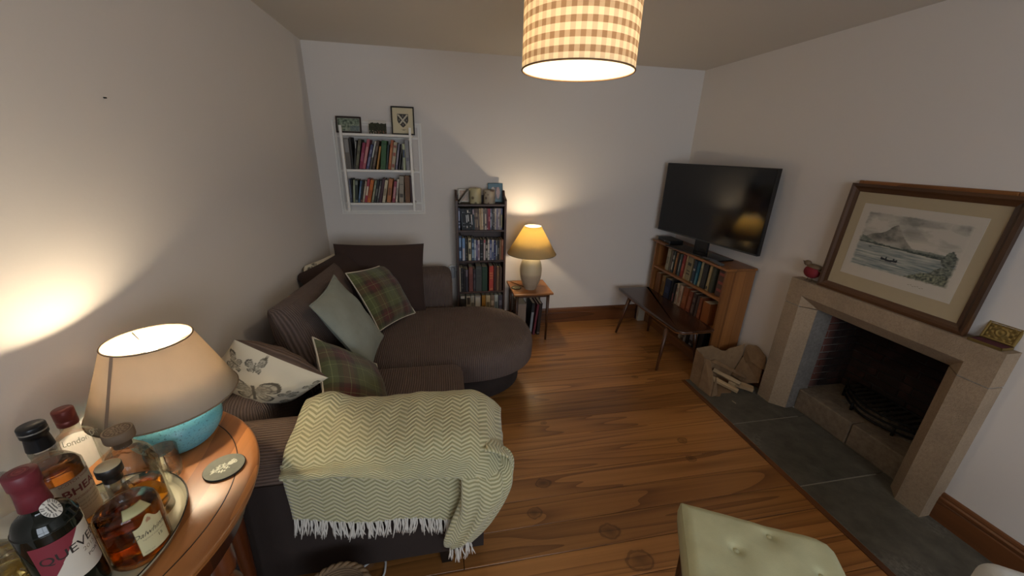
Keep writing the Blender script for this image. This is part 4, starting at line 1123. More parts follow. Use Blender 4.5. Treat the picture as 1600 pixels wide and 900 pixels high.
upper_row = [
 (U(228), .038, .225, 0, '#6a6158', '#8d8a86', 'tall grey and brown photographic', [(0.55, 0.97)]),
 (U(322), .014, .235, 0, '#1d1a18', None, 'tall black', B0),
 (U(356), .010, .215, 6, '#3a3836', '#a9a9a2', 'thin charcoal and white topped', BT),
 (U(378), .022, .225, 8, '#55503c', '#6f6a50', 'olive brown', B2),
 (U(445), .028, .200, 9, '#8c2746', '#a55068', 'crimson', BM),
 (U(500), .022, .228, 10, '#b05a62', '#c98a84', 'salmon pink', B1),
 (U(566), .020, .190, 11, '#41466a', '#7a7690', 'blue and lilac', B2),
 (U(622), .017, .220, 11, '#5c5648', '#c3c6bf', 'brown with white upper spine', [(0.42, 0.99)]),
 (U(668), .020, .222, 10, '#4e3a2a', '#6e5a48', 'mottled dark brown', B2),
 (U(742), .017, .178, 9, '#b9853f', '#8d6a30', 'narrow tan', B0),
 (U(815), .038, .218, 5, '#2f5a2c', '#23421f', 'thick green', [(0.86, 0.9), (0.1, 0.13)]),
 (U(908), .014, .190, 6, '#20342f', None, 'dark green', B0),
 (U(948), .020, .225, 7, '#a8572a', '#c47b48', 'burnt orange', B1),
 (U(1002), .026, .210, 7, '#b3a284', '#8e4a3c', 'cream patterned', [(0.08, 0.2), (0.5, 0.62), (0.8, 0.88)]),
 (U(1078), .014, .200, 7, '#77717f', '#9a929c', 'grey mauve', B1),
 (U(1135), .022, .165, 7, '#3c3733', None, 'short dark grey', B0),
 (U(1218), .020, .198, 1, '#a8ad8c', '#343c58', 'pale green with navy middle', [(0.48, 0.78)]),
 (U(1276), .028, .228, 0, '#8b8a8a', '#6d6a76', 'light grey', [(0.3, 0.42)]),
 (U(1345), .019, .205, 0, '#96918c', None, 'pale grey', B0)]
put_row(upper_row, on_shelf(Zs), 'on the upper wall shelf', 'books on the upper wall shelf', lean_k=1.45)
Zl = 1.2475
V = lambda zx: 0.2515+(zx-205)*0.000452
lower_row = [
 (V(204), .013, .185, 1, '#4c4f60', '#6d7080', 'slate blue', B1), (V(234), .012, .185, 2, '#191716', None, 'black', B0),
 (V(252), .013, .178, 4, '#8f9474', '#a9ae92', 'pale olive', B1), (V(284), .022, .178, 4, '#24302a', '#7e8478', 'dark green', [(0.02, 0.12), (0.78, 0.95)]),
 (V(334), .014, .172, 8, '#3f5a78', '#6d86a0', 'blue', B1), (V(370), .014, .172, 8, '#1c1816', '#8a5a4a', 'black with red foot', [(0.05, 0.12)]),
 (V(406), .015, .172, 9, '#a8917a', '#c2b29a', 'beige', B1), (V(444), .020, .190, 9, '#9c3140', '#d0c2a8', 'crimson with cream panel', [(0.3, 0.68)]),
 (V(490), .025, .182, 10, '#c8681c', '#a9501a', 'bright orange', [(0.8, 0.83), (0.2, 0.55)]), (V(562), .016, .178, 10, '#7c8068', '#a39e80', 'sage', B2),
 (V(606), .017, .180, 10, '#1e1c1a', '#6f6a62', 'black with pale title', BM), (V(652), .013, .178, 10, '#4c4a48', '#8a8680', 'dark grey', B1),
 (V(688), .026, .195, 10, '#43202a', None, 'maroon', B0), (V(748), .022, .182, 9, '#c4b698', '#8e7d64', 'cream', BM),
 (V(828), .030, .190, 7, '#b4703f', '#7d4c2c', 'peach orange', BM), (V(922), .023, .172, 7, '#8f3a4a', '#c08a88', 'rose red', B1),
 (V(982), .016, .190, 6, '#c9bfae', '#9a9084', 'off white', BM), (V(1046), .036, .212, 3, '#9a8e7c', '#4a4238', 'thick stone-coloured', [(0.2, 0.34), (0.68, 0.7)]),
 (V(1158), .042, .215, 1, '#6e4620', None, 'thick tan leather', B0), (V(1256), .013, .210, 0, '#3c1c20', None, 'dark maroon', B0)]
put_row(lower_row, on_shelf(Zl), 'on the lower wall shelf', 'books on the lower wall shelf', lean_k=1.4)

# framed pictures on top of the wall shelf
def picture(name, label, c, w, h, lean, fw, fmat, colf, nu, nv, depth=0.014, mount=None, glassy=True, rz=0.0, cat='picture'):
    """frame standing at c (middle of its lower edge), facing -y, leaning back by lean degrees"""
    t_ = thing(name, label, cat, c, rz); R = Matrix.Rotation(math.radians(-lean), 4, 'X')
    m = MB()
    for lo, hi in (((-w/2, -depth, 0), (-w/2+fw, 0, h)), ((w/2-fw, -depth, 0), (w/2, 0, h)), ((-w/2+fw, -depth, 0), (w/2-fw, 0, fw)), ((-w/2+fw, -depth, h-fw), (w/2-fw, 0, h))):
        m.bbox(lo, hi, 0.002, 1, M=R)
    m.build('picture_frame', fmat, t_)
    MB().box((-w/2+fw*0.6, -depth*0.35, fw*0.6), (w/2-fw*0.6, -0.001, h-fw*0.6), M=R).build('backing_board', M_CORK, t_)
    a, b = w-2*fw, h-2*fw
    def fn(u, v): return R @ Vector((-a/2+a*u, -depth*0.45, fw+b*v))
    MB().grid(fn, nu, nv, 0, colfn=colf).build('print', M_PRINTG if glassy else M_PRINT, t_)
    return t_
def fbm(x, y, s=0, o=4):
    v = 0; a = 0.5
    for i in range(o): v += a*noise.noise(Vector((x, y, s))); x *= 2.1; y *= 2.1; a *= 0.55
    return v
def mixc(a, b, k): k = max(0, min(1, k)); return tuple(p*(1-k)+q*k for p, q in zip(a, b))
def forest(u, v):
    if u < .03 or u > .97 or v < .05 or v > .95: return hx('#8a8578')
    n_ = fbm(u*9, v*7, 1)*1.6+0.5; c = mixc(hx('#39483a'), hx('#93a089'), n_)
    if fbm(u*26, v*3, 4) > 0.08 and v < 0.6: c = mixc(c, hx('#a9ab98'), 0.55)
    if u > 0.55 and v < 0.45: c = mixc(c, hx('#5b6a78'), 0.5)
    return c
M_DKFRAME = plain('dark_brown_frame', '#2b1d19', 0.45)
picture('picture', 'small landscape picture of trees in dark frame, left on the wall shelf', (0.285, -0.075, 1.773), 0.188, 0.122, 12, 0.011, M_DKFRAME, forest, 60, 40)
def photo(u, v):
    sk = 0.86-0.25*max(0, 1-abs(u-0.0)/0.001)*0; top = 0.74+0.22*fbm(u*4, 0.3, 2)+(0.25*(0.3-u) if u < 0.3 else 0)
    if v > top+0.02: return hx('#c9c3b6')
    c = mixc(hx('#171a12'), hx('#3d4428'), fbm(u*12, v*12, 6)*1.5+0.4)
    if v < 0.28 and fbm(u*14, v*10, 9) > 0.12: c = hx('#b9a890') if u < 0.4 else hx('#8a5a48')
    return c
ph = thing('photograph', 'unframed photo of dark trees under white sky standing on the shelf', 'photo', (0.497, -0.055, 1.773))
R9 = Matrix.Rotation(math.radians(-12), 4, 'X')
MB().box((-0.067, 0.0, 0), (0.067, 0.0012, 0.105), M=R9).build('photo_card', plain('photo_back', '#c9c5bc', 0.6), ph)
MB().grid(lambda u, v: R9 @ Vector((-0.067+0.134*u, -0.0004, 0.105*v)), 60, 46, 0, colfn=photo).build('photo_print', M_PRINTG, ph)
def crest(u, v):
    pap = hx('#cfc2a0')
    if v < 0.2 and 0.38 < u < 0.66 and (abs(v-0.165) < 0.008 and math.sin(u*150) > -0.5 or abs(v-0.14) < 0.006 and 0.46 < u < 0.58): return hx('#5a5142')
    x, y_ = (u-0.5)/0.27, (v-0.52)/0.27
    top = 0.9; 
    if y_ > top: return pap
    lim = 1.0 if y_ > 0.1 else max(0, 1-((0.1-y_)/1.15)**1.9)
    if abs(x) > lim or y_ < -1.05: return pap
    if abs(x) > lim-0.06 or y_ > top-0.06: return hx('#2a2826')
    d = min(abs(y_-x*0.95-0.0), abs(y_+x*0.95-0.0))/1.38
    if d < 0.17: return hx('#3a3633') if (d > 0.13 or (math.sin((x+y_)*16) > 0.6 and math.sin((x-y_)*16) > 0.6)) else hx('#c9c0a8')
    for (cx, cy) in ((0, 0.62), (0.66, 0.02), (-0.66, 0.02), (0, -0.62)):
        r_ = math.hypot(x-cx, y_-cy)
        if r_ < 0.13: return hx('#8f887a') if r_ > 0.07 or r_ < 0.03 else hx('#3b3734')
    return mixc(hx('#2b2927'), hx('#4a4642'), fbm(x*9, y_*9, 3)+0.3)
picture('picture', 'framed black shield crest with pale diagonal cross on the shelf', (0.697, -0.072, 1.773), 0.178, 0.212, 9, 0.010, plain('black_frame', '#17110f', 0.4), crest, 80, 96)

# ------------------------------------------------------------------ dark bookcase
BX0, BX1, BYF, BYB = 1.093, 1.531, -0.20, -0.024
bc = thing('bookcase', 'narrow dark wood bookcase holding discs and books by the lamp', 'bookcase', (1.312, -0.11, 0))
BP = Matrix.Translation((-1.312, 0.11, 0))
def bcb(mb, name, mat=M_DARKWOOD):
    o = mb.build(name, mat); o.parent = bc; o.matrix_parent_inverse = BP; return o
for x0, x1 in ((BX0, BX0+0.018), (BX1-0.018, BX1)):
    pts = [(BYF, 0.0), (BYB, 0.0), (BYB, 1.345), (BYB-0.05, 1.345), (BYB-0.075, 1.305), (BYF+0.02, 1.285), (BYF, 1.27)]
    Mx = Matrix(((0, 0, 1, 0), (1, 0, 0, 0), (0, 1, 0, 0), (0, 0, 0, 1)))
    bcb(MB().prism(pts, x0, x1, M=Mx), 'side_panel')
SHZ = [1.240, 1.018, 0.742, 0.445, 0.13]
for z in SHZ: bcb(MB().bbox((BX0+0.018, BYF+0.003, z-0.016), (BX1-0.018, BYB-0.003, z), 0.002), 'shelf_board')
bcb(MB().box((BX0+0.018, BYB-0.006, 0.05), (BX1-0.018, BYB, 1.30)), 'back_panel')
bcb(MB().bbox((BX0+0.018, BYF+0.02, 0.0), (BX1-0.018, BYF+0.035, 0.114), 0.002), 'plinth')
def in_case(z): return lambda x: Matrix.Translation((x, BYF+0.014, z+0.0004))
KX = lambda zx: 1.113+(zx-165)*0.000336
def row(z, lst, word, where, group, name, cat):
    put_row(lst, in_case(z), where, group, name, cat, word, 0.132)
r1 = [(165, .022, .192, 0, '#2b3350', '#9aa4c0', 'navy with white lettering', [(0.1, 0.2), (0.28, 0.34), (0.42, 0.86)]),
      (252, .0135, .186, -4, '#1b2026', '#3d444c', 'black', B1), (292, .0135, .186, -4, '#22262c', '#8d9296', 'charcoal', BS), (335, .0135, .186, -4, '#191d22', '#55595e', 'blue-black', BS),
      (376, .0135, .186, -4, '#1a1c22', '#b9b9b9', 'black and silver', [(0.35, 0.7), (0.1, 0.2)]), (420, .0135, .186, -4, '#1d2428', '#d0d0cc', 'black with white title', [(0.4, 0.72), (0.8, 0.92)]),
      (462, .0135, .186, -4, '#22201f', '#9c9a98', 'dark grey', BS), (506, .0135, .186, -4, '#25282e', '#c3bec0', 'black and white striped', [(0.25, 0.72)]),
      (550, .0135, .186, -3, '#2c4048', '#b6a0a8', 'teal black', BT), (594, .0135, .186, -3, '#5a4a44', '#8d7a6c', 'brown', B2), (638, .0135, .186, -3, '#63534a', '#a89880', 'light brown', B2),
      (682, .0135, .186, -3, '#4e423a', '#7a6c64', 'umber', B1), (724, .0135, .186, -3, '#b9a282', '#a08a6a', 'cream', BT), (766, .0145, .188, -2, '#bda586', '#d8c8a8', 'pale cream', B1),
      (812, .0125, .186, -2, '#77706a', '#4a4644', 'grey', BS), (852, .0145, .186, -1, '#c0b4ac', '#4c4444', 'white', [(0.75, 0.98), (0.2, 0.3)]), (900, .0125, .186, 0, '#6a3a4a', '#c09aa4', 'plum', [(.03, .1)]),
      (940, .0145, .186, 0, '#8c2433', '#c87a78', 'bright red', [(0.4, 0.62)]), (986, .0125, .186, 0, '#55607c', '#a8b0c4', 'blue grey', B2), (1026, .0125, .186, 0, '#22262a', '#6d7174', 'black matt', B1),
      (1066, .0125, .186, 0, '#4b4a4e', '#8a888c', 'mid grey', BS), (1106, .0135, .188, 0, '#aaa29a', '#8a8480', 'off white', BS), (1148, .0125, .188, 0, '#7c7890', '#55587a', 'lilac', BT), (1190, .0125, .188, 0, '#8f8688', '#c0b8b8', 'mauve grey', B2),
      (1230, .0125, .188, 0, '#a09690', '#6d6a68', 'stone', B1), (1270, .0115, .188, 0, '#5c6488', '#a8a06a', 'blue and yellow', [(0.1, 0.7)])]
row(SHZ[1], [(KX(a),)+tuple(b) for a, *b in r1], 'disc case', 'on the bookcase top row', 'disc cases on the bookcase top row', 'disc_case', 'disc case')
r2 = [(165, .023, .226, 0, '#24365a', '#7e9cc0', 'tall dark blue', [(0.1, 0.4), (0.55, 0.92)]), (250, .026, .205, 0, '#6d8fb8', '#bfb4b4', 'sky blue and pale', [(0.01, 0.56)]),
      (338, .018, .198, 0, '#1d1916', '#6a5f52', 'black', BS), (412, .025, .200, 0, '#c3b99a', '#3a352e', 'cream with dark title', [(0.3, 0.55), (0.84, 0.94)]), (502, .020, .200, 0, '#33506e', '#8aa4bc', 'steel blue', B2),
      (568, .015, .190, 0, '#9aa6b4', '#d0d4d8', 'pale blue', B2), (616, .013, .186, 0, '#4a4068', '#8a80a4', 'purple', B1), (660, .018, .186, 0, '#b2a6ae', '#8a7080', 'pale lilac', B2),
      (726, .026, .188, 0, '#131416', '#6d7276', 'thick black', BS), (816, .017, .188, 0, '#b8a8a4', '#a83a48', 'white with red top', [(0.85, 0.99)]), (876, .015, .176, 0, '#2a2a2a', '#b8b4a8', 'black and white', B2),
      (926, .017, .188, 0, '#c2bcb4', '#8a8684', 'white', BS), (984, .015, .186, 0, '#4a527c', '#9aa0bc', 'navy lilac', B2), (1036, .017, .186, 0, '#b0aeb2', '#4a5a84', 'white and blue', [(0.05, 0.4)]),
      (1094, .014, .184, 0, '#2e3560', '#7a80a8', 'deep navy', BS), (1142, .015, .184, 0, '#68645f', '#98a0b0', 'grey', B1), (1192, .016, .180, 0, '#1b1a19', '#7a7468', 'matt black', BM), (1244, .015, .184, 0, '#8a6a4a', '#a88860', 'tan', B0), (1294, .018, .186, 0, '#9a5638', '#b87a58', 'rust orange', BT)]
row(SHZ[2], [(KX(a),)+tuple(b) for a, *b in r2], 'disc case', 'on the bookcase second row', 'disc cases on the bookcase second row', 'disc_case', 'disc case')
K3 = lambda zx: 1.113+(zx-85)*0.000735
r3 = [(86, .009, .236, 0, '#b8ab94', None, 'thin white', B0), (100, .025, .228, 0, '#191514', '#4a433c', 'black', BS), (136, .014, .222, 0, '#231b1a', None, 'very dark', B0), (158, .024, .215, 0, '#2e2830', '#6d6068', 'patterned dark grey', [(0.68, 0.98)]),
      (200, .037, .236, 0, '#6e3a32', '#7d4a40', 'brick red', BT), (254, .022, .215, 0, '#262026', '#4c4448', 'dark violet grey', B2), (286, .054, .244, 0, '#3e413e', '#5a5d58', 'thick slate grey', [(0.6, 0.62), (0.9, 0.92)]), (364, .048, .236, 0, '#1e3a28', '#2f5038', 'thick dark green', [(0.7, 0.72), (0.88, 0.9)]),
      (452, .040, .238, 0, '#a83a2c', '#c07848', 'bright orange red', [(0.5, 0.54), (0.6, 0.64), (0.7, 0.74), (0.05, 0.1)]), (512, .021, .240, 0, '#3c1a1a', None, 'maroon', B0), (546, .024, .230, 0, '#6a4e38', None, 'brown cloth', B0), (584, .022, .226, 0, '#523a2a', None, 'dark brown cloth', B0)]
row(SHZ[3], [(K3(a),)+tuple(b) for a, *b in r3], 'hardback', 'on the bookcase third row', 'hardbacks on the bookcase third row', 'book', 'book')
r4 = [(86, .050, .275, 0, '#1f1e1c', '#b8b4a8', 'black with white top', [(0.90, 0.99)]), (164, .040, .268, 0, '#b5a890', '#3c342c', 'cream and black', [(0.7, 0.95)]), (222, .032, .272, 0, '#aaa698', '#6a665c', 'chalk white', B1), (272, .056, .270, 0, '#8e8c86', '#c8c6bc', 'grey and white', [(0.6, 0.95)]),
      (362, .034, .272, 0, '#a87828', '#5c4418', 'amber yellow', BM), (414, .040, .270, 0, '#c0ae86', '#7a6c4c', 'pale yellow', B1), (474, .034, .270, 0, '#83705e', '#c4b49c', 'brown and cream', B2), (524, .034, .272, 0, '#aab0a8', '#6a7470', 'pale grey green', B1), (578, .034, .268, 0, '#4c4850', '#7a7480', 'dark lilac', B2)]
row(SHZ[4], [(K3(a),)+tuple(b) for a, *b in r4], 'book', 'on the bookcase lowest row', 'books on the bookcase lowest row', 'book', 'book')
# things on top of the bookcase
tz = SHZ[0]+0.0005
def candle(name, label, x, y_, r, h, c1, c2, seed):
    t_ = NT('wax_'+name+str(seed)); p = t_.obj(); s_ = t_.sep(p)
    v_ = t_.n('TexVoronoi'); t_.set(v_.inputs['Vector'], t_.mapping(p, (1, 1, 1), (seed*.013, .02, .01))); v_.inputs['Scale'].default_value = 26
    dots = t_.ramp(v_.outputs['Distance'], [(0.28, (1, 1, 1, 1)), (0.40, (0, 0, 0, 1))])
    msk = t_.math('LESS_THAN', s_[2], h*0.48) if seed == 1 else 1.0
    t_.P(Base_Color=t_.mix(t_.math('MULTIPLY', t_.math('MULTIPLY', dots, msk), 0.8), hx(c1), hx(c2)), Roughness=0.5)
    t_.set(t_.p.inputs['Subsurface Weight'], 0.0)
    c = thing('candle', label, 'candle', (x, y_, tz))
    MB().lathe([(0, 0), (r-0.002, 0), (r, 0.003), (r, h-0.004), (r-0.004, h), (r*0.5, h-0.006), (0, h-0.008)], 32).build('wax', t_.m, c)
    MB().tube([(0, 0, h-0.008), (0.001, 0, h+0.004)], 0.0012, 5).build('wick', M_BLACK, c)
candle('left', 'tall cream candle with dark printed base on the bookcase top', 1.268, -0.115, 0.052, 0.128, '#b7ab84', '#4c3c30', 1)
candle('right', 'shorter cream candle with brown floral spots on the bookcase top', 1.388, -0.125, 0.050, 0.116, '#a89a84', '#5a3c34', 2)
def tealcol(u, v):
    bg = hx('#14505c')
    if 0.17 < u < 0.84 and 0.12 < v < 0.82:
        x, y_ = (u-0.5)*2, v
        if math.hypot((u-0.34)/0.14, (v-0.55)/0.28) < 1: return hx('#b0a08c') if v > 0.45 else hx('#8f8478')
        if math.hypot((u-0.70)/0.13, (v-0.5)/0.33) < 1: return hx('#b58a78')
        if math.hypot((u-0.52)/0.14, (v-0.55)/0.36) < 1: return hx('#3a1c1a')
        if v < 0.2: return hx('#20282a')
    return bg
picture('photograph', 'teal-bordered photo of two people at the back of the bookcase top', (1.452, -0.045, tz), 0.135, 0.165, 6, 0.004, plain('teal_card', '#14505c', 0.5), tealcol, 40, 50, 0.006, cat='photo')
def spinecol(u, v): return mixc(hx('#8c6a4c'), hx('#caa888'), fbm(u*4, v*4, 3)+0.5) if (0.1 < u < 0.9 and 0.08 < v < 0.9) else hx('#c6bca8')
picture('photograph', 'small cream-edged photo standing behind the tilted disc case', (1.172, -0.05, tz), 0.10, 0.115, 8, 0.004, plain('cream_card', '#c6bca8', 0.6), spinecol, 24, 24, 0.006, cat='photo')
mm = book_mb(0.014, 0.135, 0.12); band(mm, .014, .135, .1, .9)
dc = mm.build('disc_case', [cover('#6d675e'), M_PAGES, cover('#9c968a')]); dc.matrix_world = Matrix.Translation((1.118, -0.165, tz+0.010)) @ Matrix.Rotation(math.radians(38), 4, 'Y')
tag(dc, 'grey disc case tilted against the cream candle on the bookcase top', 'disc case')

# ------------------------------------------------------------------ side table
stb = thing('side_table', 'small honey wood side table with dark tapered legs under the yellow lamp', 'table', (1.752, -0.22, 0))
TP = Matrix.Translation((-1.752, 0.22, 0))
def stp(mb, name, mat): o = mb.build(name, mat); o.parent = stb; o.matrix_parent_inverse = TP; return o
stp(MB().bbox((1.575, -0.415, 0.466), (1.940, -0.03, 0.485), 0.005, 2), 'tabletop', M_SIDEWOOD)
for x in (1.612, 1.900):
    for y_ in (-0.372, -0.072):
        stp(MB().tube([(x, y_, 0.0), (x, y_, 0.25), (x, y_, 0.466)], [0.0095, 0.0125, 0.016], 12), 'leg', M_SIDELEG)
stp(MB().box((1.612, -0.378, 0.436), (1.900, -0.366, 0.466)).box((1.612, -0.078, 0.436), (1.900, -0.066, 0.466)), 'apron', M_SIDELEG)
def ringcol(x, y_):
    r_ = math.hypot(x, y_); return hx('#2e2c22') if r_ > 0.82 else (hx('#a09a78') if (math.sin(x*9)*math.cos(y_*8) > 0.1) else hx('#6d6a50'))
c2 = disc('coaster', 0.047, 0.005, ringcol, M_CORK, None, M_PRINT, 24); c2.location = (1.628, -0.245, 0.4853)
tag(c2, 'dark-rimmed round coaster beside the yellow lamp', 'coaster')
# books under the side table, spines towards the room
under = [(1.640, .085, .335, 0, '#8e7c6c', None, 'wide dusty pink box-like', B0), (1.760, .030, .335, 4, '#1c1e20', '#8c9094', 'tall charcoal', [(0.1, 0.72)]), (1.800, .024, .320, 6, '#6a2430', None, 'maroon', B0), (1.838, .030, .325, 3, '#2a1c14', '#7a6a5a', 'dark brown', [(0.05, 0.09)])]
put_row(under, lambda x: Matrix.Translation((x, -0.27, 0.0004)), 'under the side table', 'large books under the side table', 'book', 'book', 'book', 0.20)

# ------------------------------------------------------------------ TV stand
TX, TY0, TY1, TH = 3.07, -0.10, -1.095, 0.887
tv = thing('tv_stand', 'pine bookshelf stand beneath the television with two shelves of books', 'shelf', (3.2, -0.6, 0))
VP = Matrix.Translation((-3.2, 0.6, 0))
def tvb(mb, name, mat): o = mb.build(name, mat); o.parent = tv; o.matrix_parent_inverse = VP; return o
XB = W-0.022
tvb(MB().bbox((TX-0.018, TY1-0.014, TH-0.02), (XB, TY0+0.04, TH), 0.004, 2), 'top_board', M_STANDH)
# sides made of three jointed pine boards each
for ya, yb in ((TY0-0.02, TY0), (TY1, TY1+0.02)):
    w3 = (XB-TX)/3
    for i in range(3):
        tvb(MB().bbox((TX+w3*i+0.0004, ya, 0), (TX+w3*(i+1)-0.0004, yb, TH-0.02), 0.0012, 1), 'side_board', M_STANDV)
for z in (0.632, 0.352, 0.085):
    tvb(MB().bbox((TX+0.004, TY1+0.02, z-0.02), (XB, TY0-0.02, z), 0.002), 'shelf_board', M_STANDH)
tvb(MB().bbox((TX+0.006, TY1+0.02, 0), (TX+0.022, TY0-0.02, 0.065), 0.002), 'plinth', M_STANDH)
tvb(MB().box((XB-0.006, TY1+0.02, 0.02), (XB, TY0-0.02, TH-0.02)), 'back_panel', M_STANDH)
def on_tv(z): return lambda d: Matrix.Translation((TX+0.03, TY0-0.02-d, z+0.0004)) @ Matrix.Rotation(-PI/2, 4, 'Z')
top_row = [(.150, .040, .212, 2, '#9c9276', '#7a725c', 'ivory', BM), (.215, .014, .205, 3, '#6a5c50', None, 'taupe', B0), (.240, .026, .210, 4, '#3f4640', '#a9a898', 'dark green and white', B2), (.288, .024, .206, 3, '#8a5a30', '#a87848', 'tan orange', B1), (.322, .014, .200, 2, '#1b1815', None, 'black', B0), (.346, .024, .206, 3, '#4a5450', '#8a8c80', 'grey teal', B1),
           (.388, .034, .212, 3, '#8e2f28', '#b05a48', 'red', BM), (.436, .018, .222, 3, '#b89c74', '#8a7450', 'tall buff', B1), (.462, .062, .220, 3, '#8e7f5e', '#3c382a', 'thick khaki', [(0.25, 0.3), (0.38, 0.42), (0.62, 0.74)]), (.548, .034, .206, 3, '#2c3944', '#a8a498', 'dark slate with white mark', [(0.55, 0.64), (0.02, 0.07)]), (.594, .026, .208, 3, '#1f5868', '#4a7c88', 'teal blue', [(0.0, 0.5)]),
           (.640, .022, .222, 3, '#a39a74', '#7c7558', 'cream yellow', B1), (.672, .052, .210, 3, '#2b2925', None, 'thick charcoal', B0), (.744, .026, .216, 3, '#a08a5e', '#1c1a16', 'buff with black emblem', [(0.06, 0.18)]), (.782, .034, .212, 3, '#3c3d30', None, 'dark olive', B0), (.860, .070, .216, 1, '#5a4036', '#9a4a44', 'thick brown patterned', [(0.48, 0.58), (0.2, 0.3), (0.8, 0.9)])]
put_row(top_row, on_tv(0.632), 'on the pine stand upper shelf', 'books on the upper shelf of the pine stand', depth=0.15)
mid_row = [(.030, .070, .215, 0, '#7a4a22', '#8c5a30', 'wide brown', B0), (.135, .046, .212, 2, '#8a6430', '#6a4a20', 'mustard', B1), (.196, .080, .205, 2, '#20263a', '#343c54', 'thick navy', BM), (.290, .026, .222, 2, '#121212', None, 'black', B0), (.330, .026, .200, 3, '#2c2826', '#7a4a44', 'dark with red mark', [(0.1, 0.5)]),
           (.378, .028, .218, 3, '#b0a084', '#8a6a5c', 'cream', B2), (.424, .034, .214, 3, '#b89a7e', '#a07c64', 'peach cream', B1), (.480, .056, .220, 3, '#8a4824', '#a0603a', 'rust', BM), (.556, .046, .210, 3, '#7c3c24', '#94583c', 'red brown', B1), (.620, .036, .212, 3, '#3c2a22', '#6a5448', 'dark brown', B2), (.674, .022, .205, 3, '#4c3a30', None, 'umber', B0), (.708, .030, .206, 2, '#7a3f22', None, 'chestnut', B0), (.762, .085, .190, 0, '#8a4c1e', None, 'wide orange brown', B0)]
put_row(mid_row, on_tv(0.352), 'on the pine stand middle shelf', 'books on the middle shelf of the pine stand', depth=0.15)
low_row = [(.530, .030, .205, 0, '#a09884', '#5a5246', 'dull cream', BM), (.570, .028, .205, 0, '#4a3c34', '#8a7a6a', 'brown striped', B2), (.606, .024, .200, 0, '#a8a49a', '#6a6660', 'greyish white', B1), (.640, .030, .200, 0, '#1a1a1c', None, 'black', B0), (.684, .050, .205, 0, '#2a2c30', '#8a8c90', 'thick dark grey', BL), (.750, .034, .205, 0, '#20201e', '#b8b4a8', 'black and white', B2), (.800, .050, .200, 0, '#161616', None, 'thick black', B0)]
put_row(low_row, on_tv(0.085), 'on the pine stand bottom shelf', 'books on the bottom shelf of the pine stand', depth=0.15)
# books and magazines standing between the stand and the back wall
side = [(0.0, .020, .19, 0, '#2a2624', None, 'dark', B0), (.022, .016, .185, 0, '#54242a', None, 'dark red', B0)]
def corner(d): return Matrix.Translation((3.00, -0.026-d, 0.0004)) @ Matrix.Rotation(-PI/2, 4, 'Z')
put_row([(0.0, .018, .185, 0, '#2a2624', None, 'charcoal', B0), (.019, .014, .19, 0, '#54242a', None, 'wine red', B0), (.034, .016, .185, 0, '#b8b09a', None, 'cream', B0), (.051, .018, .18, 0, '#c2baa6', '#9a9284', 'white', BM)], corner, 'on the floor left of the pine stand', 'books on the floor in the far corner', depth=0.10)
mm = MB().bbox((0, -0.012, 0), (0.20, 0.0, 0.50), 0.004, 2)
fo = mm.build('folder', plain('cream_folder', '#b9ad96', 0.7)); fo.matrix_world = Matrix.Translation((3.115, -0.045, 0.0)) @ Matrix.Rotation(math.radians(-3), 4, 'X')
tag(fo, 'tall cream folder standing between the pine stand and back wall', 'folder')

# ------------------------------------------------------------------ television
ty = 0.166
tele = thing('television', 'large black flat television tilted towards the sofa on the pine stand', 'television', (3.165, -0.621, TH), ty)
# local frame: x = thickness (screen faces -x), y = width
tw, thh, zb_ = 1.067, 0.62, 0.106
MB().bbox((-0.012, -tw/2, zb_), (0.022, tw/2, zb_+thh), 0.004, 2).build('bezel', M_BLACK, tele)
MB().bbox((0.02, -tw*0.36, zb_+0.06), (0.055, tw*0.36, zb_+thh*0.72), 0.012, 2).build('rear_housing', M_BLACK, tele)
scr = NT('screen_glass'); scr.P(Base_Color=(0.004, 0.004, 0.005, 1), Roughness=0.10, IOR=1.5)
MB().box((-0.0132, -tw/2+0.008, zb_+0.014), (-0.0118, tw/2-0.008, zb_+thh-0.008)).build('screen', scr.m, tele)
MB().box((-0.0138, -tw/2+0.002, zb_+0.001), (-0.010, tw/2-0.002, zb_+0.011)).build('lower_trim', plain('grey_trim', '#3a3a3a', 0.4), tele)
MB().bbox((0.005, -0.07, 0.008), (0.03, 0.07, 0.14), 0.005).build('neck', M_BLACK, tele)
MB().bbox((-0.115, -0.29, 0.0008), (0.075, 0.29, 0.011), 0.005, 2).build('base_plate', plain('gloss_black', '#08080a', 0.12), tele)
stx = thing('set_top_box', 'slim black media box under the left end of the television', 'box', (3.135, -0.20, TH+0.0005), -0.05)
MB().bbox((-0.05, -0.11, 0), (0.09, 0.11, 0.032), 0.005, 2).build('box_body', M_BLACK, stx)
MB().box((-0.0512, -0.03, 0.012), (-0.0498, -0.01, 0.018)).build('indicator', plain('silver_mark', '#b0b0ac', 0.3), stx)
for i, (x, y_, a, lb) in enumerate(((3.085, -0.86, 0.25, 'black remote control lying at the front edge of the stand'), (3.085, -0.945, -0.1, 'grey remote control lying nearest the stand corner'))):
    rc = thing('remote_control', lb, 'remote', (x, y_, TH+0.0005), a)
    MB().bbox((-0.02, -0.075, 0), (0.02, 0.075, 0.014), 0.005, 2).build('remote_body', plain('remote_'+'ab'[i], ('#1b1b1d', '#4a4a4a')[i], 0.4), rc)
    m = MB()
    for q in range(6):
        for w_ in (-0.01, 0, 0.01): m.box((w_-0.003, -0.06+q*0.02, 0.0138), (w_+0.003, -0.052+q*0.02, 0.0155))
    m.build('buttons', plain('button_grey', '#77777a', 0.5), rc)

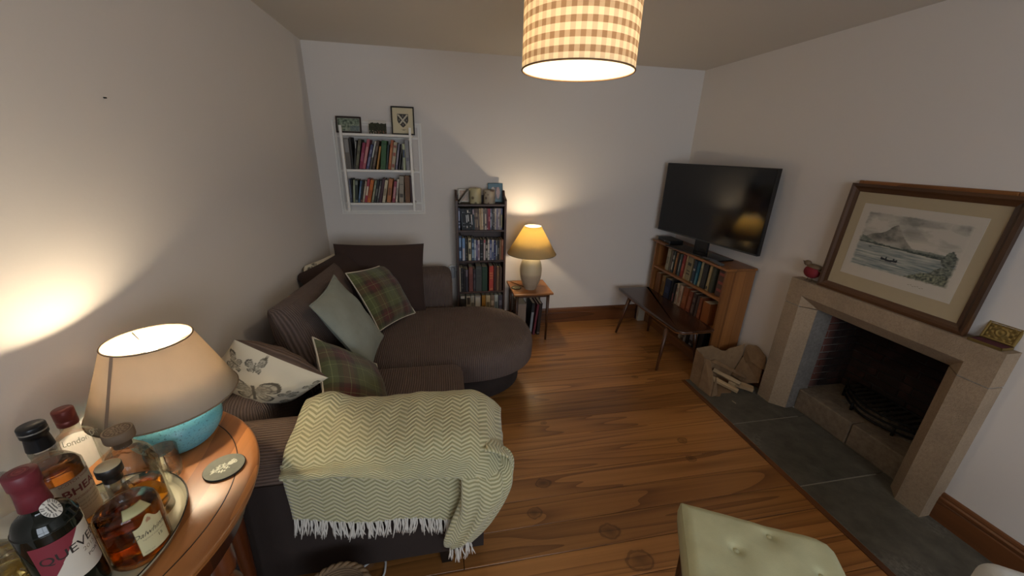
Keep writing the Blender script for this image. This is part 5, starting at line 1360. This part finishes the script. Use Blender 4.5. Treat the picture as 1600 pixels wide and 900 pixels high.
# ------------------------------------------------------------------ long bench / coffee table
bn = thing('coffee_table', 'long low dark coffee table with splayed legs before the pine stand', 'table', (2.86, -0.66, 0))
NP = Matrix.Translation((-2.86, 0.66, 0))
def bnb(mb, name, mat): o = mb.build(name, mat); o.parent = bn; o.matrix_parent_inverse = NP; return o
pl = []
cx, cy, hw, hl = 2.862, -0.66, 0.168, 0.505
pts = [(cx-hw+0.01, cy+hl), (cx+hw-0.01, cy+hl), (cx+hw, cy+hl-0.02), (cx+hw+0.0, cy-hl+0.02), (cx+hw-0.03, cy-hl), (cx-hw+0.07, cy-hl), (cx-hw+0.012, cy-hl+0.04), (cx-hw-0.012, cy), (cx-hw, cy+hl-0.06)]
pts = pts[::-1]
slab(mb := MB(), pts, [(0.006, 0.392), (0.0, 0.398), (0.0, 0.408), (0.004, 0.412), (0.03, 0.412)]); bnb(mb, 'bench_top', M_BENCH)
slab(mb := MB(), pts, [(0.010, 0.388), (0.003, 0.390), (0.001, 0.3975), (0.003, 0.398)]); bnb(mb, 'edge_lipping', M_BENCHEDGE)
for (fx_, fy_, tx_, ty_) in ((2.645, -0.322, 2.725, -0.36), (2.668, -1.03, 2.735, -0.985), (2.985, -0.335, 2.975, -0.36), (3.03, -1.02, 2.985, -0.98)):
    bnb(MB().tube([(fx_, fy_, 0.0), ((fx_+tx_)/2, (fy_+ty_)/2, 0.195), (tx_, ty_, 0.389)], [0.010, 0.015, 0.019], 12), 'leg', M_SIDELEG)
for a in (-0.36, -0.98): bnb(MB().bbox((2.71, a-0.014, 0.362), (3.0, a+0.014, 0.389), 0.003), 'cross_rail', M_SIDELEG)

# ================================================================== on the mantel
ML = 0.935
big = thing('framed_print', 'large wooden-framed print of a misty loch with rowing boat on the mantel', 'picture', (3.302, -1.963, ML+0.0005), -PI/2)
RB = Matrix.Rotation(math.radians(-2.4), 4, 'X')
bw, bh, bf = 0.715, 0.622, 0.044
M_OAKH = m_wood('walnut_frame_rail', '#5a3a22', '#452b18', '#24150c', 'x', 0.35, 6, 0.1, 50); M_OAKV = m_wood('walnut_frame_stile', '#5a3a22', '#452b18', '#24150c', 'z', 0.35, 6, 0.1, 50)
def mitred(m, a, b, w, inward, d0, d1, along):
    """one mitred frame member with a sloping profile: outer edge proud (d0), inner edge lower (d1)"""
    (ax, az), (bx_, bz) = a, b; ix, iz = inward; ux, uz = (bx_-ax), (bz-az); L = math.hypot(ux, uz); ux /= L; uz /= L
    P = []
    for t, d in ((0, 0), (0, d0), (0.35*w, d0*1.1), (0.6*w, d0*0.75), (w, d1), (w, 0)):
        for (px, pz), s_ in ((a, 1), (b, -1)): P.append(RB @ Vector((px+ix*t+ux*t*s_, -d, pz+iz*t+uz*t*s_)))
    fs = [(2*i, 2*i+1, 2*i+3, 2*i+2) for i in range(5)] + [(0, 2, 4, 6, 8, 10), (11, 9, 7, 5, 3, 1), (10, 11, 1, 0)]
    m.add(P, fs); return m
c4 = [(-bw/2, 0), (bw/2, 0), (bw/2, bh), (-bw/2, bh)]
for i, inw, mt in ((0, (0, 1), M_OAKH), (1, (-1, 0), M_OAKV), (2, (0, -1), M_OAKH), (3, (1, 0), M_OAKV)):
    mitred(MB(), c4[i], c4[(i+1) % 4], bf, inw, 0.024, 0.012, 0).build('frame_member', mt, big)
mo = 0.040
MB().box((-bw/2+mo, -0.0075, mo), (bw/2-mo, -0.001, bh-mo), M=RB).build('mount_board', plain('beige_mount', '#a8987a', 0.85), big)
sx0, sx1, sz0, sz1 = -0.262, 0.258, 0.118, 0.520
MB().box((sx0, -0.0088, sz0), (sx1, -0.0074, sz1), M=RB).build('print_sheet', plain('print_paper', '#bcb3a4', 0.85), big)
def sm(a, b, x): x = max(0, min(1, (x-a)/(b-a))); return x*x*(3-2*x)
def loch(u, v):
    cl = fbm(u*3.0+0.6*fbm(u*5, v*5, 50), v*5.0, 1)
    dark = 0.30+1.5*cl+0.40*sm(0.80, 0.98, v)*(1-sm(0.45, 0.75, u))-0.35*sm(0.45, 0.7, u)*sm(0.5, 0.62, v)*(1-sm(0.80, 0.92, v))+0.2*sm(0.25, 0.0, u)
    sky = mixc(hx('#b6aea0'), hx('#7f7c72'), dark)
    c = sky
    rg = 0.020*fbm(u*18, 0.5, 3)+0.008*fbm(u*50, 0.5, 4)
    pk = 0.30*math.exp(-abs((u-0.345)/0.10)**1.7)+0.16*math.exp(-((u-0.16)/0.13)**2)+0.10*math.exp(-((u-0.45)/0.12)**2)+0.02*math.exp(-((u-0.365)/0.012)**2)
    ridge = 0.455+pk+rg
    if v < ridge:
        sh = 0.42+1.3*fbm(u*11+v*6, v*10-u*4, 5)+0.5*sm(0.33, 0.40, u)*sm(0.5, 0.7, v)-0.25*sm(0.30, 0.2, u)
        m = mixc(hx('#5b5850'), hx('#938d80'), sh); mist = sm(0.60, 0.46, v)*max(0, 0.35+1.6*fbm(u*5, v*7, 8))+0.45*sm(0.42, 0.62, u)
        c = mixc(m, hx('#a9a294'), mist)
    h2 = 0.455+0.11*math.exp(-((u-0.02)/0.16)**2)+0.035*sm(0.4, 0.7, u)+0.015*fbm(u*22, 0.2, 9)
    if v < h2: c = mixc(hx('#4e544d'), hx('#85877a'), 0.45+1.5*fbm(u*14, v*18, 9))
    shore = 0.445-0.045*u
    if shore < v < shore+0.030+0.025*fbm(u*24, 1, 2)+0.015*sm(0.5, 0.8, u): c = mixc(hx('#343c36'), hx('#62665a'), 0.35+1.6*fbm(u*34, v*34, 2))
    if v < shore:
        w = fbm(u*3.5, v*36, 12)
        lightp = math.exp(-((u-0.44)/0.20)**2-((v-0.24)/0.10)**2)
        c = mixc(hx('#5b6a6a'), hx('#aeab9f'), 0.36+1.5*w+0.38*lightp+0.15*sm(0.36, 0.42, v))
        if shore-0.012 < v: c = hx('#aeaa9c')
    tr = 0.24+0.10*sm(0.78, 1.0, u)
    if u > 0.74 and v < tr*sm(0.70, 0.86, u)+0.06*fbm(u*26, v*26, 4): c = mixc(hx('#41463e'), hx('#8a8c7c'), 0.38+1.6*fbm(u*34, v*34, 7))
    if math.hypot((u-0.925)/0.065, (v-0.43)/0.13) < 1+0.5*fbm(u*18, v*18, 6): c = mixc(hx('#3c413a'), hx('#808274'), 0.4+1.7*fbm(u*32, v*32, 17))
    bank = 0.17*sm(0.54, 0.80, u)
    if v < bank+0.035*fbm(u*26, v*8, 4)*sm(0.5, 0.6, u): c = mixc(hx('#3b4038'), hx('#8c8d74'), 0.42+1.8*fbm(u*42, v*26, 31))
    bx_, bz_ = (u-0.40)/0.085, (v-0.225)/0.028
    if abs(bx_) < 1 and -1+0.35*bx_*bx_ < bz_ < 0.15+0.9*bx_*bx_: c = hx('#22262a')
    if (abs(bx_+0.35) < 0.1 or abs(bx_-0.55) < 0.1) and 0 < bz_ < 1.5: c = hx('#2c2e30')
    if abs(bx_) < 1.1 and -1.9 < bz_ < -1: c = mixc(c, hx('#4a4c48'), 0.5)
    if math.hypot((u-0.155)/0.02, (v-0.385)/0.006) < 1: c = hx('#4a4c48')
    e = min(u, 1-u, v, 1-v)
    if e < 0.03: c = mixc(hx('#bcb3a4'), c, e/0.03+fbm(u*20, v*20, 40))
    return c
ix0, ix1, iz0, iz1 = -0.228, 0.226, 0.180, 0.482
MB().grid(lambda u, v: RB @ Vector((ix0+(ix1-ix0)*u, -0.0091, iz0+(iz1-iz0)*v)), 190, 126, 0, colfn=loch).build('loch_print', M_PRINT, big)
sg = MB()
for i in range(7): sg.box((0.075+i*0.010, -0.0092, 0.151+0.003*math.sin(i*2.1)), (0.082+i*0.010, -0.0088, 0.1535+0.003*math.sin(i*2.1)), M=RB)
sg.build('pencil_title', plain('pencil', '#8a8274', 0.9), big)
# second frame standing behind it, only its light wooden top edge in view
fb = thing('wooden_frame', 'second frame with light wooden edge leaning behind the big print', 'picture', (3.3385, -1.950, ML+0.0005), -PI/2)
RF = Matrix.Rotation(math.radians(-0.1), 4, 'X'); m = MB()
M_BAMB = m_wood('light_frame_wood', '#a06a36', '#86532a', '#5a3416', 'x', 0.4, 7, 0.1, 50)
for lo, hi in (((-0.335, -0.007, 0), (-0.31, 0.006, 0.638)), ((0.31, -0.007, 0), (0.335, 0.006, 0.638)), ((-0.31, -0.007, 0), (0.31, 0.005, 0.025)), ((-0.31, -0.007, 0.613), (0.31, 0.006, 0.638))): m.bbox(lo, hi, 0.005, 2, M=RF)
m.build('wooden_edge', M_BAMB, fb); MB().box((-0.31, -0.003, 0.025), (0.31, 0.003, 0.613), M=RF).build('backing_board', M_CORK, fb)
# robin ornament
bd = thing('robin_ornament', 'round red-breasted robin ornament with wire legs on the mantel end', 'ornament', (3.302, -1.535, ML+0.0005))
def ell(m, c, r, n=20, mi=0, M=None, f=None):
    pr = []
    def fn(u, v):
        a = 2*PI*u; b = PI*(v-0.5); p = Vector((r[0]*math.cos(b)*math.cos(a), r[1]*math.cos(b)*math.sin(a), r[2]*math.sin(b)))
        if f: p = f(p)
        p = p+Vector(c); return M @ p if M else p
    return m.grid(fn, n, n//2+2, mi)
ell(MB(), (0, 0, 0.062), (0.038, 0.050, 0.042), 28).build('red_breast', plain('robin_red', '#74121c', 0.8), bd)
M_RB = plain('robin_brown', '#6a5640', 0.85)
m = ell(MB(), (0.006, -0.006, 0.095), (0.034, 0.052, 0.015), 24); ell(m, (-0.006, 0.040, 0.110), (0.019, 0.023, 0.018), 18); m.build('brown_back', M_RB, bd)
m = MB(); m.lathe([(0.005, 0), (0.0, 0.016)], 8, M=Matrix.Translation((-0.010, 0.060, 0.114)) @ Matrix.Rotation(math.radians(-75), 4, 'X')); m.build('beak', plain('beak_dark', '#3c3020', 0.6), bd)
m = MB(); m.add([(0.014, -0.03, 0.094), (-0.008, -0.03, 0.092), (-0.012, -0.068, 0.074), (0.006, -0.068, 0.078), (0.014, -0.03, 0.088), (-0.008, -0.03, 0.086), (-0.012, -0.068, 0.070), (0.006, -0.068, 0.074)], [(0,1,2,3),(7,6,5,4),(0,4,5,1),(1,5,6,2),(2,6,7,3),(3,7,4,0)]); m.build('tail', M_RB, bd)
for dy in (-0.012, 0.014):
    MB().tube([(0.0, dy, 0.026), (0.0, dy*1.2, 0.010), (-0.002, dy*1.2, 0.0015), (-0.018, dy*1.2+0.004, 0.0012)], 0.0013, 5).build('wire_leg', M_IRON, bd)
# brass tin
tin = thing('brass_tin', 'open embossed brass tin lying on the mantel right of the print', 'tin', (3.305, -2.40, ML+0.0005), -PI/2)
m = MB().bbox((-0.056, -0.040, 0), (0.056, 0.030, 0.002), 0.001, 1)
for lo, hi in (((-0.056, -0.040, 0.001), (-0.0545, 0.030, 0.013)), ((0.0545, -0.040, 0.001), (0.056, 0.030, 0.013)), ((-0.056, -0.040, 0.001), (0.056, -0.0385, 0.013)), ((-0.056, 0.0285, 0.001), (0.056, 0.030, 0.013))): m.box(lo, hi)
m.build('tin_base', M_BRASS, tin)
MB().bbox((-0.050, -0.034, 0.003), (0.050, 0.024, 0.014), 0.003).build('red_lining', plain('maroon_lining', '#4c1820', 0.8), tin)
RT = Matrix.Translation((0, 0.028, 0.013)) @ Matrix.Rotation(math.radians(76), 4, 'X')
MB().bbox((-0.056, 0.0, -0.005), (0.056, 0.082, 0.005), 0.004, 2, M=RT).build('tin_lid', M_BRASS, tin)
def emb(u, v):
    x, y_ = (u-0.5)*2, (v-0.5)*2
    r_ = math.hypot(x*1.35, y_)
    h = 0.0022*(math.exp(-((r_-0.42)/0.07)**2)+0.8*math.exp(-(r_/0.2)**2)) + 0.0012*max(0, math.sin(x*14)*math.sin(y_*10))*(1 if 0.5 < r_ and max(abs(x), abs(y_)) < 0.82 else 0)
    if max(abs(x)*0.98, abs(y_)) > 0.88: h = 0.0016
    return RT @ Vector((0.053*x, 0.041+0.038*y_, 0.005+h))
MB().grid(emb, 60, 44).build('embossed_panel', M_BRASS, tin)

# ================================================================== cardboard box of kindling
M_CARD = m_stone('cardboard', '#8f7252', '#836648', '#6c543c', 25, 0.95, 0.12)
kb = thing('cardboard_box', 'torn brown cardboard box on the hearth corner beside the pine stand', 'box', (3.08, -1.29, 0.0045))
KP = Matrix.Translation((-3.08, 1.29, -0.0045))
def kbb(mb, name, mat=M_CARD): o = mb.build(name, mat); o.parent = kb; o.matrix_parent_inverse = KP; return o
def panel(pts3, thick, name):
    """flat cardboard piece from a loop of points, given thickness along its normal"""
    P = [Vector(p) for p in pts3]; nrm = Vector((0, 0, 0))
    for i in range(1, len(P)-1): nrm += (P[i]-P[0]).cross(P[i+1]-P[0])
    nrm = nrm.normalized()*thick; n_ = len(P); m = MB()
    m.add([tuple(p) for p in P]+[tuple(p+nrm) for p in P], [tuple(range(n_-1, -1, -1)), tuple(range(n_, 2*n_))]+[(i, (i+1) % n_, n_+(i+1) % n_, n_+i) for i in range(n_)])
    return kbb(m, name)
def torn(p0, p1, n_, amp, seed):
    r = random.Random(seed); P0, P1 = Vector(p0), Vector(p1)
    return [tuple(P0.lerp(P1, (i+0.5)/n_)+Vector((0, 0, r.uniform(-amp, amp)))) for i in range(n_)]
zb0 = 0.006
xf = 2.868
panel([(xf, -1.198, zb0), (xf, -1.305, zb0), (xf-0.004, -1.305, 0.262)]+torn((xf-0.003, -1.305, 0.262), (xf-0.002, -1.198, 0.282), 5, .006, 1)[0:]+[(xf-0.002, -1.198, 0.282)], 0.005, 'front_panel')
panel([(xf-0.004, -1.309, zb0), (xf+0.012, -1.425, zb0), (xf+0.030, -1.408, 0.10), (xf+0.018, -1.395, 0.165)]+torn((xf+0.018, -1.398, 0.165), (xf+0.008, -1.345, 0.268), 7, .006, 2)+[(xf-0.002, -1.309, 0.264)], 0.005, 'front_flap')
panel([(xf+0.014, -1.428, zb0), (xf+0.075, -1.412, zb0), (xf+0.055, -1.395, 0.07), (xf+0.034, -1.408, 0.15), (xf+0.022, -1.415, 0.17)], 0.004, 'torn_edge')
panel([(xf, -1.196, zb0), (3.262, -1.196, zb0), (3.300, -1.196, 0.20), (3.292, -1.196, 0.292)]+torn((3.292, -1.196, 0.292), (3.12, -1.196, 0.245), 6, .010, 3)+torn((3.11, -1.196, 0.245), (2.99, -1.196, 0.305), 6, .008, 4)+[(xf, -1.196, 0.284)], -0.005, 'rear_panel')
panel([(3.296, -1.205, 0.115), (3.296, -1.205, 0.27)]+torn((3.298, -1.205, 0.288), (3.30, -1.30, 0.325), 4, .008, 5)+torn((3.30, -1.30, 0.325), (3.31, -1.395, 0.285), 5, .008, 6)+[(3.306, -1.402, 0.19), (3.288, -1.40, 0.185), (3.285, -1.30, 0.19)], 0.005, 'wall_side_panel')
panel([(3.235, -1.205, 0.02), (3.296, -1.205, 0.185), (3.290, -1.402, 0.180), (3.285, -1.41, 0.075), (3.245, -1.33, 0.02)], 0.004, 'hanging_flap')
panel([(xf+0.006, -1.202, zb0), (xf+0.02, -1.42, zb0), (2.95, -1.435, zb0), (2.99, -1.40, zb0), (3.06, -1.41, zb0), (3.12, -1.36, zb0), (3.26, -1.33, zb0), (3.27, -1.202, zb0)], 0.003, 'bottom_panel')
panel([(3.0, -1.21, 0.165), (3.05, -1.25, 0.15), (3.235, -1.345, 0.072), (3.255, -1.31, 0.075), (3.05, -1.205, 0.17)], 0.004, 'loose_flap')
M_KIND = m_wood('split_kindling', '#bfa580', '#ab8f68', '#806447', 'x', 0.8, 6, 0.15, 60)
def stick(label, p0, p1, w, h, roll, name='kindling_stick'):
    p0, p1 = Vector(p0), Vector(p1); d = p1-p0; L = d.length
    m = MB(); r = random.Random(int(p0.x*1e4)); vs = []
    for x in (-L/2, -L/6, L/6, L/2):
        for a, b in ((-1, -1), (1, -1), (1, 1), (-1, 1)): vs.append((x, a*w/2+r.uniform(-.003, .003), b*h/2+r.uniform(-.003, .003)))
    fs = [(3, 2, 1, 0), (12, 13, 14, 15)]+[(4*k+i, 4*k+(i+1) % 4, 4*k+4+(i+1) % 4, 4*k+4+i) for k in range(3) for i in range(4)]
    m.add(vs, fs); o = m.build(name, M_KIND)
    o.matrix_world = Matrix.Translation((p0+p1)/2) @ d.to_track_quat('X', 'Z').to_matrix().to_4x4() @ Matrix.Rotation(roll, 4, 'X')
    tag(o, label, 'kindling', 'kindling in the torn cardboard box'); return o
stick('long pale kindling stick lying lowest across the cardboard box mouth', (2.985, -1.235, 0.05), (3.105, -1.425, 0.030), 0.030, 0.022, 0.3)
stick('kindling stick resting on top of the others in the box', (3.045, -1.215, 0.085), (3.150, -1.385, 0.062), 0.028, 0.024, 0.7)
stick('broad kindling piece poking out of the box towards the fireplace jamb', (3.11, -1.315, 0.042), (3.235, -1.425, 0.034), 0.045, 0.030, 0.1)
stick('short kindling stick at the back left inside the box', (2.96, -1.225, 0.030), (3.07, -1.262, 0.024), 0.028, 0.022, 0.1)
sp_ = MB().tube([(3.003, -1.495, 0.0062), (3.009, -1.526, 0.0062)], 0.0022, 5).build('wood_splinter', plain('pale_splinter', '#c8b89a', 0.8))
tag(sp_, 'tiny pale wood splinter lying on the slate hearth', 'splinter')

# ================================================================== tufted stool and pale armchair corner
SA_, SC_ = math.radians(-28.6), (1.803, -2.545)
stl = thing('tufted_stool', 'pale green velvet button-tufted stool on the floorboards near the hearth', 'stool', (SC_[0], SC_[1], 0), SA_)
M_PGREEN = m_velvet('pale_green_velvet', '#b6b48f', '#d8d8b4')
BT_ = [(0.273, -0.044), (0.151, -0.141), (0.390, -0.141), (0.273, -0.238), (0.151, -0.335), (0.390, -0.335)]
sw, sd, st_ = 0.462, 0.42, 0.47
def seat_top(u, v):
    x, y_ = sw*u, -sd*v
    e = min(x, sw-x, -y_, sd+y_)
    z = st_-0.012*max(0, 1-e/0.03)**2+0.012*math.sin(PI*u)*math.sin(PI*v)
    for bx_, by_ in BT_:
        d = math.hypot(x-bx_, y_-by_); z -= 0.012*math.exp(-(d/0.016)**2)+0.007*math.exp(-(d/0.05)**2)
    z += 0.0035*noise.noise(Vector((x*14, y_*14, 1)))
    # rounded far right corner
    if u > 0.92 and v < 0.08:
        k_ = (u-0.92)/0.08*(1-v/0.08); x -= 0.010*k_; y_ -= 0.010*k_
    return Vector((x, y_, z))
m = MB().grid(seat_top, 80, 70, 0, lambda u, v: (u*sw, v*sd), flip=True); N_ = 40
edge = [(i/N_, 0) for i in range(N_)]+[(1, i/N_) for i in range(N_)]+[(1-i/N_, 1) for i in range(N_)]+[(0, 1-i/N_) for i in range(N_)]
vs = []
for zoff, ins in ((0, 0), (-0.008, -0.006), (-0.05, -0.010), (-0.095, -0.004)):
    for u, v in edge:
        p = seat_top(u, v); cx_, cy_ = sw/2, -sd/2; d = Vector((p.x-cx_, p.y-cy_, 0)).normalized()
        vs.append(Vector((p.x-d.x*ins, p.y-d.y*ins, p.z+zoff if zoff > -0.02 else st_-0.012+zoff)))
ne = len(edge); fs = [(j*ne+i, j*ne+(i+1) % ne, (j+1)*ne+(i+1) % ne, (j+1)*ne+i) for j in range(3) for i in range(ne)]+[tuple(3*ne+i for i in range(ne))]
m.add(vs, fs, 0, [(v.x, v.z) for v in vs], smooth=True); m.build('seat', M_PGREEN, stl)
for bx_, by_ in BT_:
    ell(MB(), (bx_, by_, seat_top(bx_/sw, -by_/sd).z+0.003), (0.010, 0.010, 0.005), 14).build('button', M_PGREEN, stl)
MB().tube([seat_top(u, v)+Vector((0, 0, -0.004)) for u, v in edge], 0.0035, 6, closed=True).build('seat_piping', M_PGREEN, stl)
MB().bbox((0.015, -sd+0.015, 0.33), (sw-0.015, -0.015, 0.368), 0.006).build('seat_rail', M_SIDELEG, stl)
for x in (0.04, sw-0.04):
    for y_ in (-0.04, -sd+0.04): MB().tube([(x, y_, 0), (x, y_, 0.33)], [0.012, 0.02], 12).build('leg', M_SIDELEG, stl)

ach = thing('armchair', 'corner of a white-cushioned chair with dark wooden arm at the lower right', 'chair', (2.42, -2.965, 0), math.radians(-36))
M_WCUSH = m_velvet('white_cushion', '#c4c4c0', '#ffffff')
softbox(MB(), (-0.01, -0.52, 0.47), (0.46, 0.0, 0.645), 0.045, 6, 4, (0, 0, 0.012)).build('seat_cushion', M_WCUSH, ach)
MB().tube([(-0.006, -0.05, 0.60), (-0.009, -0.25, 0.60), (-0.006, -0.47, 0.60)], 0.005, 6).build('seam', M_CREAM, ach)
MB().bbox((0.0, -0.52, 0.40), (0.47, 0.0, 0.468), 0.008).build('seat_frame', M_DARKWOOD, ach)
for x in (0.03, 0.44):
    for y_ in (-0.03, -0.49): MB().tube([(x, y_, 0), (x, y_, 0.402)], [0.014, 0.022], 10).build('leg', M_DARKWOOD, ach)
MB().bbox((0.475, -0.50, 0.40), (0.515, 0.06, 0.655), 0.012).build('arm', M_DARKWOOD, ach)

# ================================================================== small floor things
bk = thing('wicker_basket', 'round brown wicker basket on the floor below the sofa arm', 'basket', (0.562, -2.545, 0))
M_WICK = m_cord('woven_wicker', '#7a6248', '#453322', 0.012, 1, 0.9, 0.006)
m = MB().lathe([(0.0, 0.004), (0.095, 0.0), (0.100, 0.01), (0.112, 0.12), (0.118, 0.25), (0.118, 0.265), (0.108, 0.265), (0.106, 0.12), (0.094, 0.012), (0.0, 0.012)], 56); m.build('woven_body', M_WICK, bk)
m = MB()
for s_ in (0, 1):
    m.tube([((0.113+0.005*math.cos(2*PI*i*14/112+s_*PI))*math.cos(2*PI*i/112), (0.113+0.005*math.cos(2*PI*i*14/112+s_*PI))*math.sin(2*PI*i/112), 0.267+0.005*math.sin(2*PI*i*14/112+s_*PI)) for i in range(112)], 0.0062, 6, closed=True)
m.build('plaited_rim', plain('wicker_rim', '#7a6247', 0.85), bk)
ad = thing('extension_block', 'ribbed white extension block on the floor under the sofa', 'extension lead', (0.545, -2.235, 0), 0.12)
m = MB().bbox((-0.07, -0.022, 0.0), (0.07, 0.022, 0.03), 0.008, 2); m.build('block_body', M_WHITEPL, ad)
m = MB()
for i in range(11): m.box((-0.062+i*0.0118, -0.021, 0.0295), (-0.056+i*0.0118, 0.021, 0.0325))
m.build('ribs', M_WHITEPL, ad)
cb = lathe_path([(0.475, -2.20, 0.006), (0.51, -2.27, 0.006), (0.565, -2.275, 0.006), (0.62, -2.245, 0.006), (0.665, -2.25, 0.006), (0.672, -2.30, 0.006), (0.664, -2.36, 0.006), (0.705, -2.52, 0.006), (0.72, -2.80, 0.006)], 6)
tag(MB().tube(cb, 0.0042, 8).build('cable', M_WHITEPL), 'white cable looping over the floor beside the wicker basket', 'cable')
wl = thing('wall_light_fitting', 'grey cylindrical plug-in fitting with coiled white cable beside the bookcase', 'fitting', (1.062, -0.03, 0.60))
MB().lathe([(0.0, -0.065), (0.016, -0.065), (0.018, -0.06), (0.018, 0.03), (0.016, 0.035), (0.0, 0.035)], 20).build('cylinder', plain('grey_enamel', '#a9a9ac', 0.4), wl)
MB().tube([(0.036*math.cos(2*PI*i/32)-0.004, -0.004+0.004*math.sin(i), 0.036*math.sin(2*PI*i/32)+0.022) for i in range(32)], 0.005, 6, closed=True).build('cable_loop', M_WHITEPL, wl)
MB().bbox((-0.03, 0.018, -0.07), (0.03, 0.0295, 0.05), 0.004).build('wall_plate', M_WHITEPL, wl)
nl = MB().tube([(0.0, -2.02, 1.79), (0.007, -2.02, 1.79)], 0.0022, 6).build('picture_nail', M_IRON)
tag(nl, 'bare picture nail in the left wall', 'nail')
